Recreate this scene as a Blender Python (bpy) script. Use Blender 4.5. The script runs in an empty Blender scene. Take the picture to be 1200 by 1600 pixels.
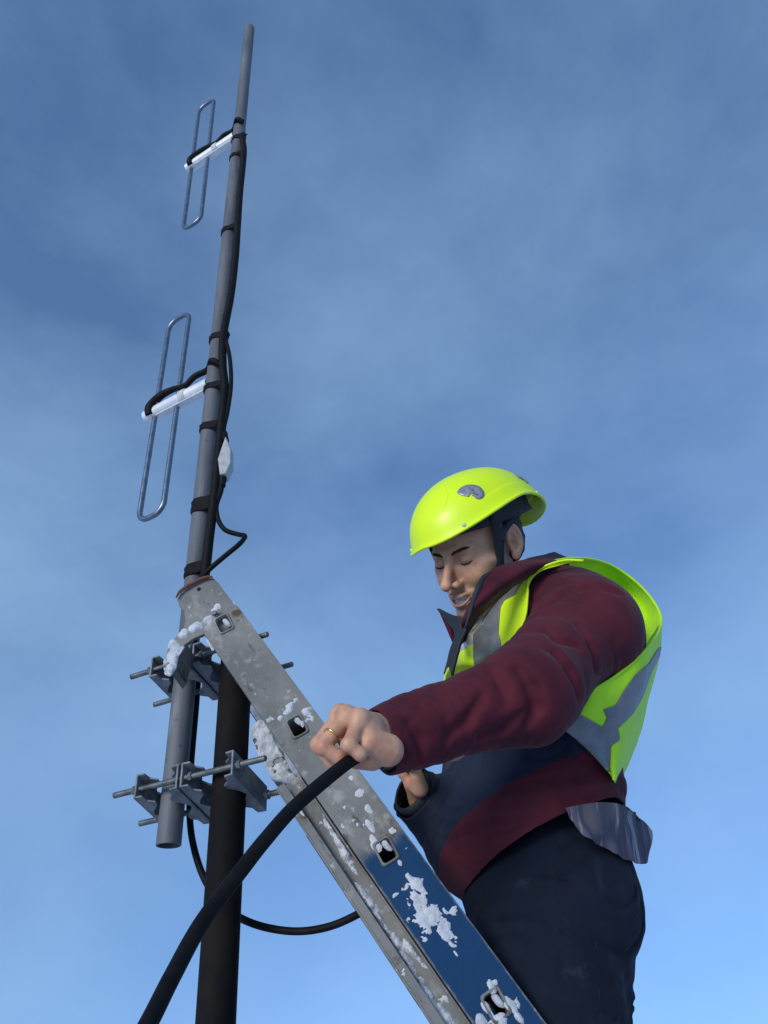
import bpy, bmesh, math, random
import numpy as np
from mathutils import Matrix, Vector
from math import radians, sin, cos, pi

# ------------------------------------------------------------------ camera
PITCH, ROLL, FOC = radians(36), radians(4.23), 1200.0
Fv = np.array([0, cos(PITCH), sin(PITCH)])
U0 = np.array([0, -sin(PITCH), cos(PITCH)])
R0 = np.array([1.0, 0, 0])
Rv = cos(ROLL) * R0 - sin(ROLL) * U0
Uv = cos(ROLL) * U0 + sin(ROLL) * R0
GROUND = -1.6                      # the lens is the origin, 1.6 m above the snow

sc = bpy.context.scene
COL = sc.collection
cam = bpy.data.cameras.new('camera')
camo = bpy.data.objects.new('camera', cam)
COL.objects.link(camo)
camo.matrix_world = Matrix(((Rv[0], Uv[0], -Fv[0], 0), (Rv[1], Uv[1], -Fv[1], 0), (Rv[2], Uv[2], -Fv[2], 0), (0, 0, 0, 1)))
cam.sensor_fit = 'VERTICAL'
cam.sensor_height = 24.0
cam.lens = 24.0 * FOC / 1600.0
cam.clip_start = 0.02
cam.clip_end = 5000
sc.camera = camo

# ------------------------------------------------------------------ sky, sun, exposure
SUN_EL, SUN_AZ = radians(15), radians(212)      # azimuth clockwise from +Y: behind the lens, to the left
w = bpy.data.worlds.new('World')
sc.world = w
w.use_nodes = True
nt = w.node_tree
nt.nodes.clear()
N = nt.nodes.new
out = N('ShaderNodeOutputWorld')
bg = N('ShaderNodeBackground')
bg.inputs['Strength'].default_value = 0.15
sky = N('ShaderNodeTexSky')
sky.sky_type = 'NISHITA'
sky.sun_disc = False
sky.sun_elevation = SUN_EL
sky.sun_rotation = SUN_AZ
sky.air_density = 1.0
sky.dust_density = 0.6
sky.ozone_density = 2.0
CLOUD = (0.9, 2.3, 0.4)
tc = N('ShaderNodeTexCoord')
mp = N('ShaderNodeMapping')
mp.inputs['Scale'].default_value = (1.1, 1.1, 1.5)
mp.inputs['Rotation'].default_value = (0.35, 0.5, 0.3); mp.inputs['Location'].default_value = CLOUD
nz = N('ShaderNodeTexNoise')
nz.inputs['Scale'].default_value = 1.5
nz.inputs['Detail'].default_value = 7
nz.inputs['Roughness'].default_value = 0.55
nz.inputs['Distortion'].default_value = 0.15
rp = N('ShaderNodeValToRGB')
rp.color_ramp.elements[0].position = 0.38
rp.color_ramp.elements[0].color = (0, 0, 0, 1)
rp.color_ramp.elements[1].position = 0.78
rp.color_ramp.elements[1].color = (1, 1, 1, 1)
tint = N('ShaderNodeMix'); tint.data_type = 'RGBA'; tint.blend_type = 'MULTIPLY'
tint.inputs[0].default_value = 1.0
tint.inputs[7].default_value = (1.0, 1.16, 1.38, 1)
cl = N('ShaderNodeMix'); cl.data_type = 'RGBA'; cl.blend_type = 'MIX'
cl.inputs[7].default_value = (3.0, 4.7, 6.5, 1)
mm = N('ShaderNodeMath'); mm.operation = 'MULTIPLY'; mm.inputs[1].default_value = 0.36
lk = nt.links.new
sm = N('ShaderNodeMapping'); sm.inputs['Scale'].default_value = (1, 1, .66); sm.inputs['Location'].default_value = (0, 0, .35)
lk(tc.outputs['Generated'], sm.inputs['Vector']); lk(sm.outputs['Vector'], sky.inputs['Vector'])
lk(tc.outputs['Generated'], mp.inputs['Vector'])
lk(mp.outputs['Vector'], nz.inputs['Vector'])
lk(nz.outputs['Fac'], rp.inputs['Fac'])
lk(rp.outputs['Color'], mm.inputs[0])
lk(sky.outputs['Color'], tint.inputs[6])
lk(tint.outputs[2], cl.inputs[6])
lk(mm.outputs[0], cl.inputs[0])
lk(cl.outputs[2], bg.inputs['Color'])
lk(bg.outputs['Background'], out.inputs['Surface'])

sl = bpy.data.lights.new('sun', 'SUN')
sl.energy = 1.75
sl.angle = radians(22)
sl.color = (1.0, 0.93, 0.84)
slo = bpy.data.objects.new('sun', sl)
COL.objects.link(slo)
sd = Vector((sin(SUN_AZ) * cos(SUN_EL), cos(SUN_AZ) * cos(SUN_EL), sin(SUN_EL)))
slo.rotation_euler = sd.to_track_quat('Z', 'Y').to_euler()
slo.location = sd * 20

vs = sc.view_settings
sc.display_settings.display_device = 'sRGB'
vs.view_transform = 'Standard'
vs.look = 'None'
vs.gamma = 1
vs.use_curve_mapping = False
vs.exposure = 0.24

# ------------------------------------------------------------------ geometry helpers
def A(*a): return np.array(a, float)
def nrm(v):
    v = np.asarray(v, float); return v / np.linalg.norm(v)
def ray(px, py): return Fv + Rv * (px - 600) / FOC - Uv * (py - 800) / FOC
def at(px, py, Y):
    d = ray(px, py); return d * Y / d[1]
def on_plane(px, py, p0, n):
    d = ray(px, py); return d * (np.dot(p0, n) / np.dot(d, n))

_rs = np.random.RandomState(7)
_LAT = _rs.rand(64, 64, 64).astype(np.float32)
def vnoise(P):
    P = np.asarray(P, np.float32)
    i = np.floor(P).astype(int); f = P - i; f = f * f * (3 - 2 * f); i &= 63; j = (i + 1) & 63
    x0, y0, z0 = i[..., 0], i[..., 1], i[..., 2]; x1, y1, z1 = j[..., 0], j[..., 1], j[..., 2]
    fx, fy, fz = f[..., 0], f[..., 1], f[..., 2]
    def l(a, b, t): return a + (b - a) * t
    a = l(l(_LAT[x0, y0, z0], _LAT[x1, y0, z0], fx), l(_LAT[x0, y1, z0], _LAT[x1, y1, z0], fx), fy)
    b = l(l(_LAT[x0, y0, z1], _LAT[x1, y0, z1], fx), l(_LAT[x0, y1, z1], _LAT[x1, y1, z1], fx), fy)
    return l(a, b, fz) * 2 - 1
def fbm(P, o=4):
    s = 0; a = 1; t = 0
    for k in range(o):
        s = s + a * vnoise(P * 2 ** k + 17.3 * k); t += a; a *= .5
    return s / t

def cap(P, a, b, ra, rb):
    a = np.asarray(a, float); b = np.asarray(b, float); ba = b - a
    h = np.clip(((P - a) @ ba) / (ba @ ba), 0, 1)
    return np.linalg.norm(P - a - h[:, None] * ba, axis=1) - (ra + (rb - ra) * h)
def ell(P, c, r, M=None):
    q = P - np.asarray(c, float)
    if M is not None: q = q @ M
    r = np.asarray(r, float)
    k0 = np.linalg.norm(q / r, axis=1); k1 = np.linalg.norm(q / r ** 2, axis=1) + 1e-9
    return k0 * (k0 - 1) / k1
def smin(a, b, k):
    h = np.clip(.5 + .5 * (b - a) / k, 0, 1); return b + (a - b) * h - k * h * (1 - h)
def smax(a, b, k): return -smin(-a, -b, k)

def surface(fn, lo, hi, h):
    """surface nets of fn(P)=0, evaluated finely only near the surface"""
    lo = np.asarray(lo, float); hi = np.asarray(hi, float)
    C = 4
    nc = np.ceil((hi - lo) / (h * C)).astype(int) + 1
    g = np.stack(np.meshgrid(*[lo[k] + h * C * np.arange(nc[k]) for k in range(3)], indexing='ij'), -1).reshape(-1, 3)
    dc = fn(g).reshape(nc)
    n = (nc - 1) * C + 1
    idx = [np.minimum(np.round(np.arange(n[k]) / C).astype(int), nc[k] - 1) for k in range(3)]
    D = dc[np.ix_(*idx)].astype(np.float32)
    I = np.argwhere(np.abs(D) < h * C * 1.9)
    for s in range(0, len(I), 400000):
        J = I[s:s + 400000]
        D[J[:, 0], J[:, 1], J[:, 2]] = fn(lo + h * J)
    S = D < 0
    acc = np.zeros((n[0] - 1, n[1] - 1, n[2] - 1, 3), np.float32); cnt = np.zeros(acc.shape[:3], np.float32)
    quads = []
    for ax in range(3):
        a = [slice(None)] * 3; b = [slice(None)] * 3; a[ax] = slice(0, -1); b[ax] = slice(1, None)
        cr = S[tuple(a)] != S[tuple(b)]
        E = np.argwhere(cr)
        o1, o2 = [k for k in range(3) if k != ax]
        ok = (E[:, o1] > 0) & (E[:, o2] > 0) & (E[:, o1] < n[o1] - 1) & (E[:, o2] < n[o2] - 1)
        E = E[ok]
        E2 = E.copy(); E2[:, ax] += 1
        d0 = D[E[:, 0], E[:, 1], E[:, 2]]; d1 = D[E2[:, 0], E2[:, 1], E2[:, 2]]
        t = d0 / (d0 - d1)
        p = E.astype(np.float32); p[:, ax] += t
        cs = []
        for (u, v) in ((-1, -1), (0, -1), (0, 0), (-1, 0)):
            c = E.copy(); c[:, o1] += u; c[:, o2] += v
            np.add.at(acc, (c[:, 0], c[:, 1], c[:, 2]), p); np.add.at(cnt, (c[:, 0], c[:, 1], c[:, 2]), 1)
            cs.append((c[:, 0] * (n[1] - 1) + c[:, 1]) * (n[2] - 1) + c[:, 2])
        q = np.stack(cs, 1)
        flip = (d0 < 0)
        if ax == 1: flip = ~flip
        q[~flip] = q[~flip][:, ::-1]
        quads.append(q)
    Q = np.concatenate(quads)
    m = cnt.reshape(-1) > 0
    vid = np.cumsum(m) - 1
    V = lo + h * (acc.reshape(-1, 3)[m] / cnt.reshape(-1)[m][:, None])
    return V, vid[Q]

def relax(V, F, it=2, lam=.5):
    e = np.concatenate([F[:, [0, 1]], F[:, [1, 2]], F[:, [2, 3]], F[:, [3, 0]]])
    e = np.concatenate([e, e[:, ::-1]])
    for _ in range(it):
        s = np.zeros_like(V); c = np.zeros(len(V))
        np.add.at(s, e[:, 0], V[e[:, 1]]); np.add.at(c, e[:, 0], 1)
        V = V + lam * (s / np.maximum(c, 1)[:, None] - V)
    return V

def clip(V, F, s):
    """keep the part of a mesh where the per-vertex scalar s > 0"""
    T = np.asarray(F)
    if T.shape[1] == 4: T = np.concatenate([T[:, [0, 1, 2]], T[:, [0, 2, 3]]])
    pos = s > 0
    k = pos[T].sum(1)
    outT = [T[k == 3]]
    newV = [V]; base = len(V); memo = {}; extra = []
    def cut(a, b):
        key = (a, b) if a < b else (b, a)
        if key not in memo:
            t = s[a] / (s[a] - s[b]); memo[key] = base + len(extra); extra.append(V[a] + (V[b] - V[a]) * t)
        return memo[key]
    ft = []
    for tri in T[(k == 1) | (k == 2)]:
        tri = [int(x) for x in tri]
        while not (pos[tri[0]] and not pos[tri[2]]) : tri = tri[1:] + tri[:1]
        a, b, c = tri
        if pos[b]: ft += [(a, b, cut(b, c)), (a, cut(b, c), cut(c, a))]
        else: ft.append((a, cut(a, b), cut(c, a)))
    if ft: outT.append(np.array(ft))
    if extra: newV.append(np.array(extra))
    V2 = np.concatenate(newV); F2 = np.concatenate(outT)
    used = np.zeros(len(V2), bool); used[F2.reshape(-1)] = True
    return V2[used], (np.cumsum(used) - 1)[F2]

def poly_sd(X_, Y_, poly):
    q = np.array(poly, float); ins = np.zeros(np.shape(X_), bool); dist = np.full(np.shape(X_), 1e9)
    for a_, b_ in zip(q, np.roll(q, -1, 0)):
        c_ = ((a_[1] > Y_) != (b_[1] > Y_)) & (X_ < (b_[0] - a_[0]) * (Y_ - a_[1]) / (b_[1] - a_[1] + 1e-12) + a_[0]); ins ^= c_
        t_ = np.clip(((X_ - a_[0]) * (b_[0] - a_[0]) + (Y_ - a_[1]) * (b_[1] - a_[1])) / (((b_ - a_) ** 2).sum() + 1e-12), 0, 1)
        dist = np.minimum(dist, np.hypot(X_ - a_[0] - t_ * (b_[0] - a_[0]), Y_ - a_[1] - t_ * (b_[1] - a_[1])))
    return np.where(ins, dist, -dist)
def to_px(V):
    d = np.asarray(V) @ np.stack([Rv, Uv, Fv], 1); return 600 + FOC * d[:, 0] / d[:, 2], 800 - FOC * d[:, 1] / d[:, 2]

# ------------------------------------------------------------------ mesh objects
def tag(o, label=None, cat=None, group=None, kind=None):
    if label: o['label'] = label
    if cat: o['category'] = cat
    if group: o['group'] = group
    if kind: o['kind'] = kind
    return o
def mesh_obj(name, V, F, mat, parent=None, smooth=True, solid=None, offset=-1, bevel=None, sub=0, M=None, autos=None):
    me = bpy.data.meshes.new(name)
    V = np.asarray(V, float)
    me.from_pydata(V.tolist(), [], [[int(i) for i in f] for f in F])
    me.materials.append(mat)
    me.update()
    o = bpy.data.objects.new(name, me)
    COL.objects.link(o)
    if parent is not None: o.parent = parent
    if M is not None: o.matrix_world = M
    if smooth:
        me.polygons.foreach_set('use_smooth', [True] * len(me.polygons))
        if autos: me.set_sharp_from_angle(angle=radians(autos))
    if solid:
        m = o.modifiers.new('s', 'SOLIDIFY'); m.thickness = solid; m.offset = offset
    if bevel:
        m = o.modifiers.new('b', 'BEVEL'); m.width = bevel; m.segments = 3; m.limit_method = 'ANGLE'; m.angle_limit = radians(35)
        m.harden_normals = True
        me.polygons.foreach_set('use_smooth', [True] * len(me.polygons))
    if sub:
        m = o.modifiers.new('u', 'SUBSURF'); m.levels = sub; m.render_levels = sub
    return o
def empty(name, loc=(0, 0, 0), M=None):
    o = bpy.data.objects.new(name, None); COL.objects.link(o)
    if M is not None: o.matrix_world = M
    else: o.location = loc
    o.empty_display_size = .05
    bpy.context.view_layer.update()
    return o
def adopt(o, parent):
    """parent while keeping the world position"""
    mw = o.matrix_world.copy(); o.parent = parent; o.matrix_parent_inverse = parent.matrix_world.inverted(); o.matrix_world = mw
    return o

class MB:
    def __init__(s): s.V = []; s.F = []
    def add(s, V, F):
        b = len(s.V); s.V += [tuple(v) for v in V]; s.F += [tuple(int(i) + b for i in f) for f in F]; return s
    def box(s, c, half, ax=None):
        ax = np.eye(3) if ax is None else ax
        V = [np.asarray(c) + sx * half[0] * ax[0] + sy * half[1] * ax[1] + sz * half[2] * ax[2] for sx in (-1, 1) for sy in (-1, 1) for sz in (-1, 1)]
        return s.add(V, [(0, 1, 3, 2), (4, 6, 7, 5), (0, 4, 5, 1), (2, 3, 7, 6), (0, 2, 6, 4), (1, 5, 7, 3)])
    def prism(s, poly, n, depth):
        """extrude a 3D polygon along n*depth"""
        poly = [np.asarray(p, float) for p in poly]; k = len(poly); o = np.asarray(n) * depth
        V = poly + [p + o for p in poly]
        F = [tuple(range(k))[::-1], tuple(range(k, 2 * k))] + [(i, (i + 1) % k, k + (i + 1) % k, k + i) for i in range(k)]
        return s.add(V, F)
    def obj(s, name, mat, parent=None, **k):
        k.setdefault('smooth', False)
        o = mesh_obj(name, s.V, s.F, mat, None, **k)
        bm = bmesh.new(); bm.from_mesh(o.data); bmesh.ops.recalc_face_normals(bm, faces=bm.faces); bm.to_mesh(o.data); bm.free()
        if parent is not None: adopt(o, parent)
        return o

def catmull(pts, n=8):
    P = np.asarray(pts, float)
    if len(P) < 3: return P
    Q = np.concatenate([[2 * P[0] - P[1]], P, [2 * P[-1] - P[-2]]]); out_ = []
    for i in range(1, len(Q) - 2):
        a, b, c, d = Q[i - 1:i + 3]
        for t in np.arange(n) / n:
            out_.append(.5 * (2 * b + (c - a) * t + (2 * a - 5 * b + 4 * c - d) * t * t + (3 * b - a - 3 * c + d) * t ** 3))
    out_.append(P[-1]); return np.array(out_)
def tube(path, r, seg=16, closed=False, caps=True, smooth_n=0):
    P = catmull(path, smooth_n) if smooth_n else np.asarray(path, float)
    n = len(P); rr = np.interp(np.linspace(0, 1, n), np.linspace(0, 1, len(np.atleast_1d(r))), np.atleast_1d(r))
    T = np.roll(P, -1, 0) - np.roll(P, 1, 0) if closed else np.gradient(P, axis=0)
    T = T / (np.linalg.norm(T, axis=1)[:, None] + 1e-12)
    u = np.cross(T[0], [0, 0, 1]); u = u if np.linalg.norm(u) > .05 else np.cross(T[0], [1, 0, 0]); u = nrm(u)
    V = []
    for i in range(n):
        u = nrm(u - T[i] * (u @ T[i])); v = np.cross(T[i], u)
        for k in range(seg):
            a = 2 * pi * k / seg; V.append(P[i] + rr[i] * (cos(a) * u + sin(a) * v))
    F = []
    for i in range(n if closed else n - 1):
        j = (i + 1) % n
        for k in range(seg): F.append((i * seg + k, i * seg + (k + 1) % seg, j * seg + (k + 1) % seg, j * seg + k))
    if caps and not closed: F += [tuple(range(seg))[::-1], tuple((n - 1) * seg + k for k in range(seg))]
    return V, F
def tube_obj(name, path, r, mat, parent=None, **k):
    V, F = tube(path, r, **k)
    o = mesh_obj(name, V, F, mat, autos=50)
    bm = bmesh.new(); bm.from_mesh(o.data); bmesh.ops.recalc_face_normals(bm, faces=bm.faces); bm.to_mesh(o.data); bm.free()
    if parent is not None: adopt(o, parent)
    return o
def pipe_obj(name, a, b, ro, ri, mat, parent=None, seg=40, rings=2):
    """hollow pipe"""
    a = np.asarray(a, float); b = np.asarray(b, float); t = nrm(b - a)
    u = nrm(np.cross(t, [0.3, 1, 0.2])); v = np.cross(t, u)
    prof = [(0, ri), (0, ro - .0008), (.0008 / np.linalg.norm(b - a), ro)] + [(k / rings, ro) for k in range(1, rings)] + [(1 - .0008 / np.linalg.norm(b - a), ro), (1, ro - .0008), (1, ri)]
    V = []; F = []
    for (s, r) in prof:
        for k in range(seg):
            an = 2 * pi * k / seg; V.append(a + (b - a) * s + r * (cos(an) * u + sin(an) * v))
    m = len(prof)
    for i in range(m):
        j = (i + 1) % m
        for k in range(seg): F.append((i * seg + k, i * seg + (k + 1) % seg, j * seg + (k + 1) % seg, j * seg + k))
    o = mesh_obj(name, V, F, mat, autos=40)
    bm = bmesh.new(); bm.from_mesh(o.data); bmesh.ops.recalc_face_normals(bm, faces=bm.faces); bm.to_mesh(o.data); bm.free()
    if parent is not None: adopt(o, parent)
    return o

def hitY(px, py, f, off=0.0, miss=1.4):
    d = ray(px, py); Y = np.arange(.85, 1.75, .0025); v = f(d[None, :] * (Y / d[1])[:, None])
    i = np.argmax(v < off); return float(Y[i]) if v[i] < off else miss
def drape(rows, f, off, blend=1.0):
    return [[(p[0], p[1], (hitY(p[0], p[1], f, off, p[2]) if len(p) == 3 else p[2])) for p in r] for r in rows]
def patch(rows, n=10, wr=0.0, wf=30.0, seed=0):
    """smooth sheet through a grid of control points (px,py,Y) or 3D points; returns V,F,shape"""
    G = np.array([[at(*p) for p in r] for r in rows], float)
    G = np.array([catmull(r, n) for r in G])
    G = np.array([catmull(G[:, j], n) for j in range(G.shape[1])]).transpose(1, 0, 2)
    a, b = G.shape[:2]
    du = np.gradient(G, axis=0); dv = np.gradient(G, axis=1); nn = np.cross(du, dv); nn /= (np.linalg.norm(nn, axis=2)[..., None] + 1e-9)
    if wr:
        G = G + nn * (wr * fbm((G * wf + seed).reshape(-1, 3), 3).reshape(a, b, 1))
    F = [(i * b + j, i * b + j + 1, (i + 1) * b + j + 1, (i + 1) * b + j) for i in range(a - 1) for j in range(b - 1)]
    return G.reshape(-1, 3), F, nn.reshape(-1, 3)

# ------------------------------------------------------------------ materials
def mat(name, col, rough=.6, metal=0.0, col2=None, nscale=20, nlo=.4, nhi=.65, bump=0.0, bscale=200, bdist=.001, spec=.5,
        sheen=0.0, coat=0.0, sss=0.0, trans=0.0, stretch=(1, 1, 1), rough2=None, layers=(), detail=6, wave=None, alpha=1.0):
    """procedural principled material; layers = [(colour, scale, lo, hi, stretch)] mixed on top by noise"""
    m = bpy.data.materials.new(name); m.use_nodes = True
    t = m.node_tree; nd = t.nodes; b = nd['Principled BSDF']; L = t.links.new
    b.inputs['Roughness'].default_value = rough; b.inputs['Metallic'].default_value = metal
    b.inputs['Specular IOR Level'].default_value = spec
    if sheen: b.inputs['Sheen Weight'].default_value = sheen; b.inputs['Sheen Roughness'].default_value = .4
    if coat: b.inputs['Coat Weight'].default_value = coat; b.inputs['Coat Roughness'].default_value = .15
    if sss:
        b.inputs['Subsurface Weight'].default_value = sss; b.inputs['Subsurface Scale'].default_value = .012
        b.inputs['Subsurface Radius'].default_value = (1, .35, .2)
    if trans: b.inputs['Transmission Weight'].default_value = trans
    if alpha < 1: b.inputs['Alpha'].default_value = alpha
    tcn = nd.new('ShaderNodeTexCoord')
    def noise(scale, st=(1, 1, 1), det=detail):
        mpn = nd.new('ShaderNodeMapping'); mpn.inputs['Scale'].default_value = st
        n_ = nd.new('ShaderNodeTexNoise'); n_.inputs['Scale'].default_value = scale; n_.inputs['Detail'].default_value = det; n_.inputs['Roughness'].default_value = .6
        L(tcn.outputs['Object'], mpn.inputs['Vector']); L(mpn.outputs['Vector'], n_.inputs['Vector']); return n_
    def ramp(n_, lo, hi):
        r_ = nd.new('ShaderNodeMapRange'); r_.inputs['From Min'].default_value = lo; r_.inputs['From Max'].default_value = hi; r_.interpolation_type = 'SMOOTHSTEP'
        L(n_.outputs['Fac'], r_.inputs['Value']); return r_
    cur = None
    if col2 is None: col2 = tuple(c * .82 for c in col)
    for (c, s_, lo, hi, st) in [(col2, nscale, nlo, nhi, stretch)] + list(layers):
        mx = nd.new('ShaderNodeMix'); mx.data_type = 'RGBA'
        if cur is None: mx.inputs[6].default_value = (*col, 1)
        else: L(cur.outputs[2], mx.inputs[6])
        mx.inputs[7].default_value = (*c, 1)
        L(ramp(noise(s_, st), lo, hi).outputs['Result'], mx.inputs[0]); cur = mx
    L(cur.outputs[2], b.inputs['Base Color'])
    if rough2 is not None:
        r_ = nd.new('ShaderNodeMapRange'); r_.inputs['To Min'].default_value = rough; r_.inputs['To Max'].default_value = rough2
        L(noise(nscale * 1.7).outputs['Fac'], r_.inputs['Value']); L(r_.outputs['Result'], b.inputs['Roughness'])
    if bump:
        bn = nd.new('ShaderNodeBump'); bn.inputs['Strength'].default_value = bump; bn.inputs['Distance'].default_value = bdist
        if wave:
            wv = nd.new('ShaderNodeTexWave'); wv.inputs['Scale'].default_value = wave; L(tcn.outputs['Object'], wv.inputs['Vector']); L(wv.outputs['Fac'], bn.inputs['Height'])
        else: L(noise(bscale, det=3).outputs['Fac'], bn.inputs['Height'])
        L(bn.outputs['Normal'], b.inputs['Normal'])
    return m

M_galv = mat('galvanised_steel', (.30, .32, .34), .5, .55, (.20, .215, .23), 60, rough2=.68, bump=.3, bscale=300, bdist=.0006, layers=[((.42, .44, .45), 14, .55, .72, (1, 1, 1))])
M_mast = mat('grey_mast_tube', (.135, .148, .165), .62, .12, (.095, .104, .118), 26, stretch=(1, 1, .15), rough2=.62, bump=.3, bscale=240, bdist=.0005, spec=.35, layers=[((.21, .225, .24), 40, .58, .74, (1, 1, .12)), ((.06, .066, .075), 55, .62, .72, (1, 1, .5))])
M_pole = mat('black_painted_pole', (.006, .006, .007), .7, .0, (.012, .010, .008), 12, rough2=.8, bump=.4, bscale=120, bdist=.0008, spec=.12, layers=[((.05, .035, .022), 30, .66, .75, (1, 1, .5))])
M_rod = mat('zinc_threaded_rod', (.20, .22, .22), .45, .7, (.12, .13, .12), 50, bump=.9, wave=None, bscale=900, bdist=.0006)
M_clamp = mat('cast_clamp_metal', (.22, .24, .27), .55, .5, (.14, .155, .17), 50, rough2=.7, bump=.35, bscale=260, bdist=.0006)
M_alu = mat('bright_aluminium', (.90, .92, .90), .32, .25, (.74, .76, .77), 30, bump=.12, bscale=200, bdist=.0004)
M_loop = mat('aluminium_rod', (.20, .25, .30), .34, .8, (.14, .18, .22), 60, bump=.1, bscale=200, bdist=.0004)
M_black = mat('black_rubber', (.005, .005, .006), .6, 0, (.008, .008, .009), 60, bump=.3, bscale=250, bdist=.0005, spec=.14)
M_tape = mat('black_vinyl_tape', (.004, .004, .005), .75, 0, (.009, .009, .010), 60, bump=.6, bscale=160, bdist=.0012, spec=.2)
M_whitetape = mat('white_tape', (.62, .63, .62), .5, 0, (.5, .52, .52), 60, bump=.5, bscale=140, bdist=.001)
M_box = mat('grey_plastic', (.42, .45, .45), .45, 0, (.32, .35, .36), 50, bump=.3, bscale=120, bdist=.0008)
M_snow = mat('snow', (.66, .70, .74), .85, 0, (.50, .54, .58), 60, bump=1.0, bscale=520, bdist=.002, spec=.2)
M_ground = mat('snow_ground', (.70, .72, .76), .8, 0, (.60, .63, .68), .6, bump=.6, bscale=3, bdist=.03)
M_hiviz = mat('fluorescent_yellow_fabric', (.72, 1.0, .006), .7, 0, (.66, .95, .005), 25, bump=.35, bscale=900, bdist=.0006, sheen=.2)
M_hiviz_g = mat('fluorescent_yellow_green_fabric', (.50, .92, .008), .7, 0, (.44, .85, .007), 25, bump=.35, bscale=900, bdist=.0006, sheen=.2)
M_silver = mat('reflective_grey_tape', (.20, .215, .235), .45, .2, (.15, .165, .185), 30, bump=.3, bscale=500, bdist=.0005)
M_helmet = mat('fluorescent_yellow_plastic', (.74, 1.0, .003), .4, 0, (.70, .98, .002), 12, coat=.12, bump=.06, bscale=60, bdist=.0006)
M_badge = mat('grey_badge', (.33, .35, .38), .35, .3, (.25, .27, .30), 80)
M_dark = mat('dark_webbing', (.012, .016, .022), .7, 0, (.02, .025, .032), 60, bump=.5, bscale=900, bdist=.0006)
M_foam = mat('grey_foam_padding', (.06, .065, .06), .8, 0, (.04, .045, .04), 60)
M_maroon = mat('maroon_fabric', (.088, .012, .022), .78, 0, (.058, .009, .019), 14, bump=.45, bscale=1100, bdist=.0007, sheen=.08, spec=.2, layers=[((.10, .02, .028), 5, .5, .75, (1, 1, 1))])
M_navy = mat('navy_fabric', (.016, .024, .050), .8, 0, (.011, .016, .034), 14, bump=.45, bscale=1100, bdist=.0007, sheen=.06, spec=.2)
M_trouser = mat('dark_blue_work_trousers', (.0100, .0160, .030), .88, 0, (.007, .011, .020), 7, bump=.5, bscale=900, bdist=.0008, sheen=.04, spec=.15, layers=[((.022, .030, .048), 26, .58, .76, (1, 1, 1))])
M_shirt = mat('striped_grey_lining', (.095, .095, .125), .95, 0, (.29, .30, .35), 40, stretch=(1, .3, .05), nlo=.5, nhi=.6, bump=.3, bscale=60, bdist=.002, spec=.15, layers=[((.08, .06, .10), 60, .58, .64, (1, .3, .05))])
M_skin = mat('skin', (.60, .345, .215), .48, 0, (.50, .26, .16), 28, bump=.22, bscale=420, bdist=.0006, sss=.10, spec=.4, layers=[((.52, .225, .165), 14, .52, .75, (1, 1, 1))])
M_brow = mat('black_hair', (.010, .008, .008), .6, 0, (.02, .016, .014), 200, bump=1.0, bscale=340, bdist=.0025, stretch=(1, 1, .2))
M_eyebrow = mat('eyebrow_hair', (.06, .038, .030), .8, 0, (.035, .022, .018), 300, bump=.8, bscale=500, bdist=.002, spec=.1)
M_teeth = mat('teeth', (.82, .79, .72), .25, 0, (.58, .54, .47), 60)
M_lip = mat('lips', (.44, .21, .165), .5, 0, (.40, .18, .14), 60, bump=.3, bscale=300, bdist=.0006)
M_gold = mat('gold', (.9, .62, .22), .22, 1.0)
M_pvc = mat('clear_pocket', (.55, .58, .66), .18, 0, (.45, .48, .58), 25, coat=.6)
M_card = mat('pale_green_card', (.60, .72, .52), .5, 0, (.5, .62, .45), 40)
M_boot = mat('black_boot_leather', (.02, .018, .016), .5, 0, (.03, .026, .022), 40, bump=.4, bscale=200, bdist=.0008)

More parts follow.
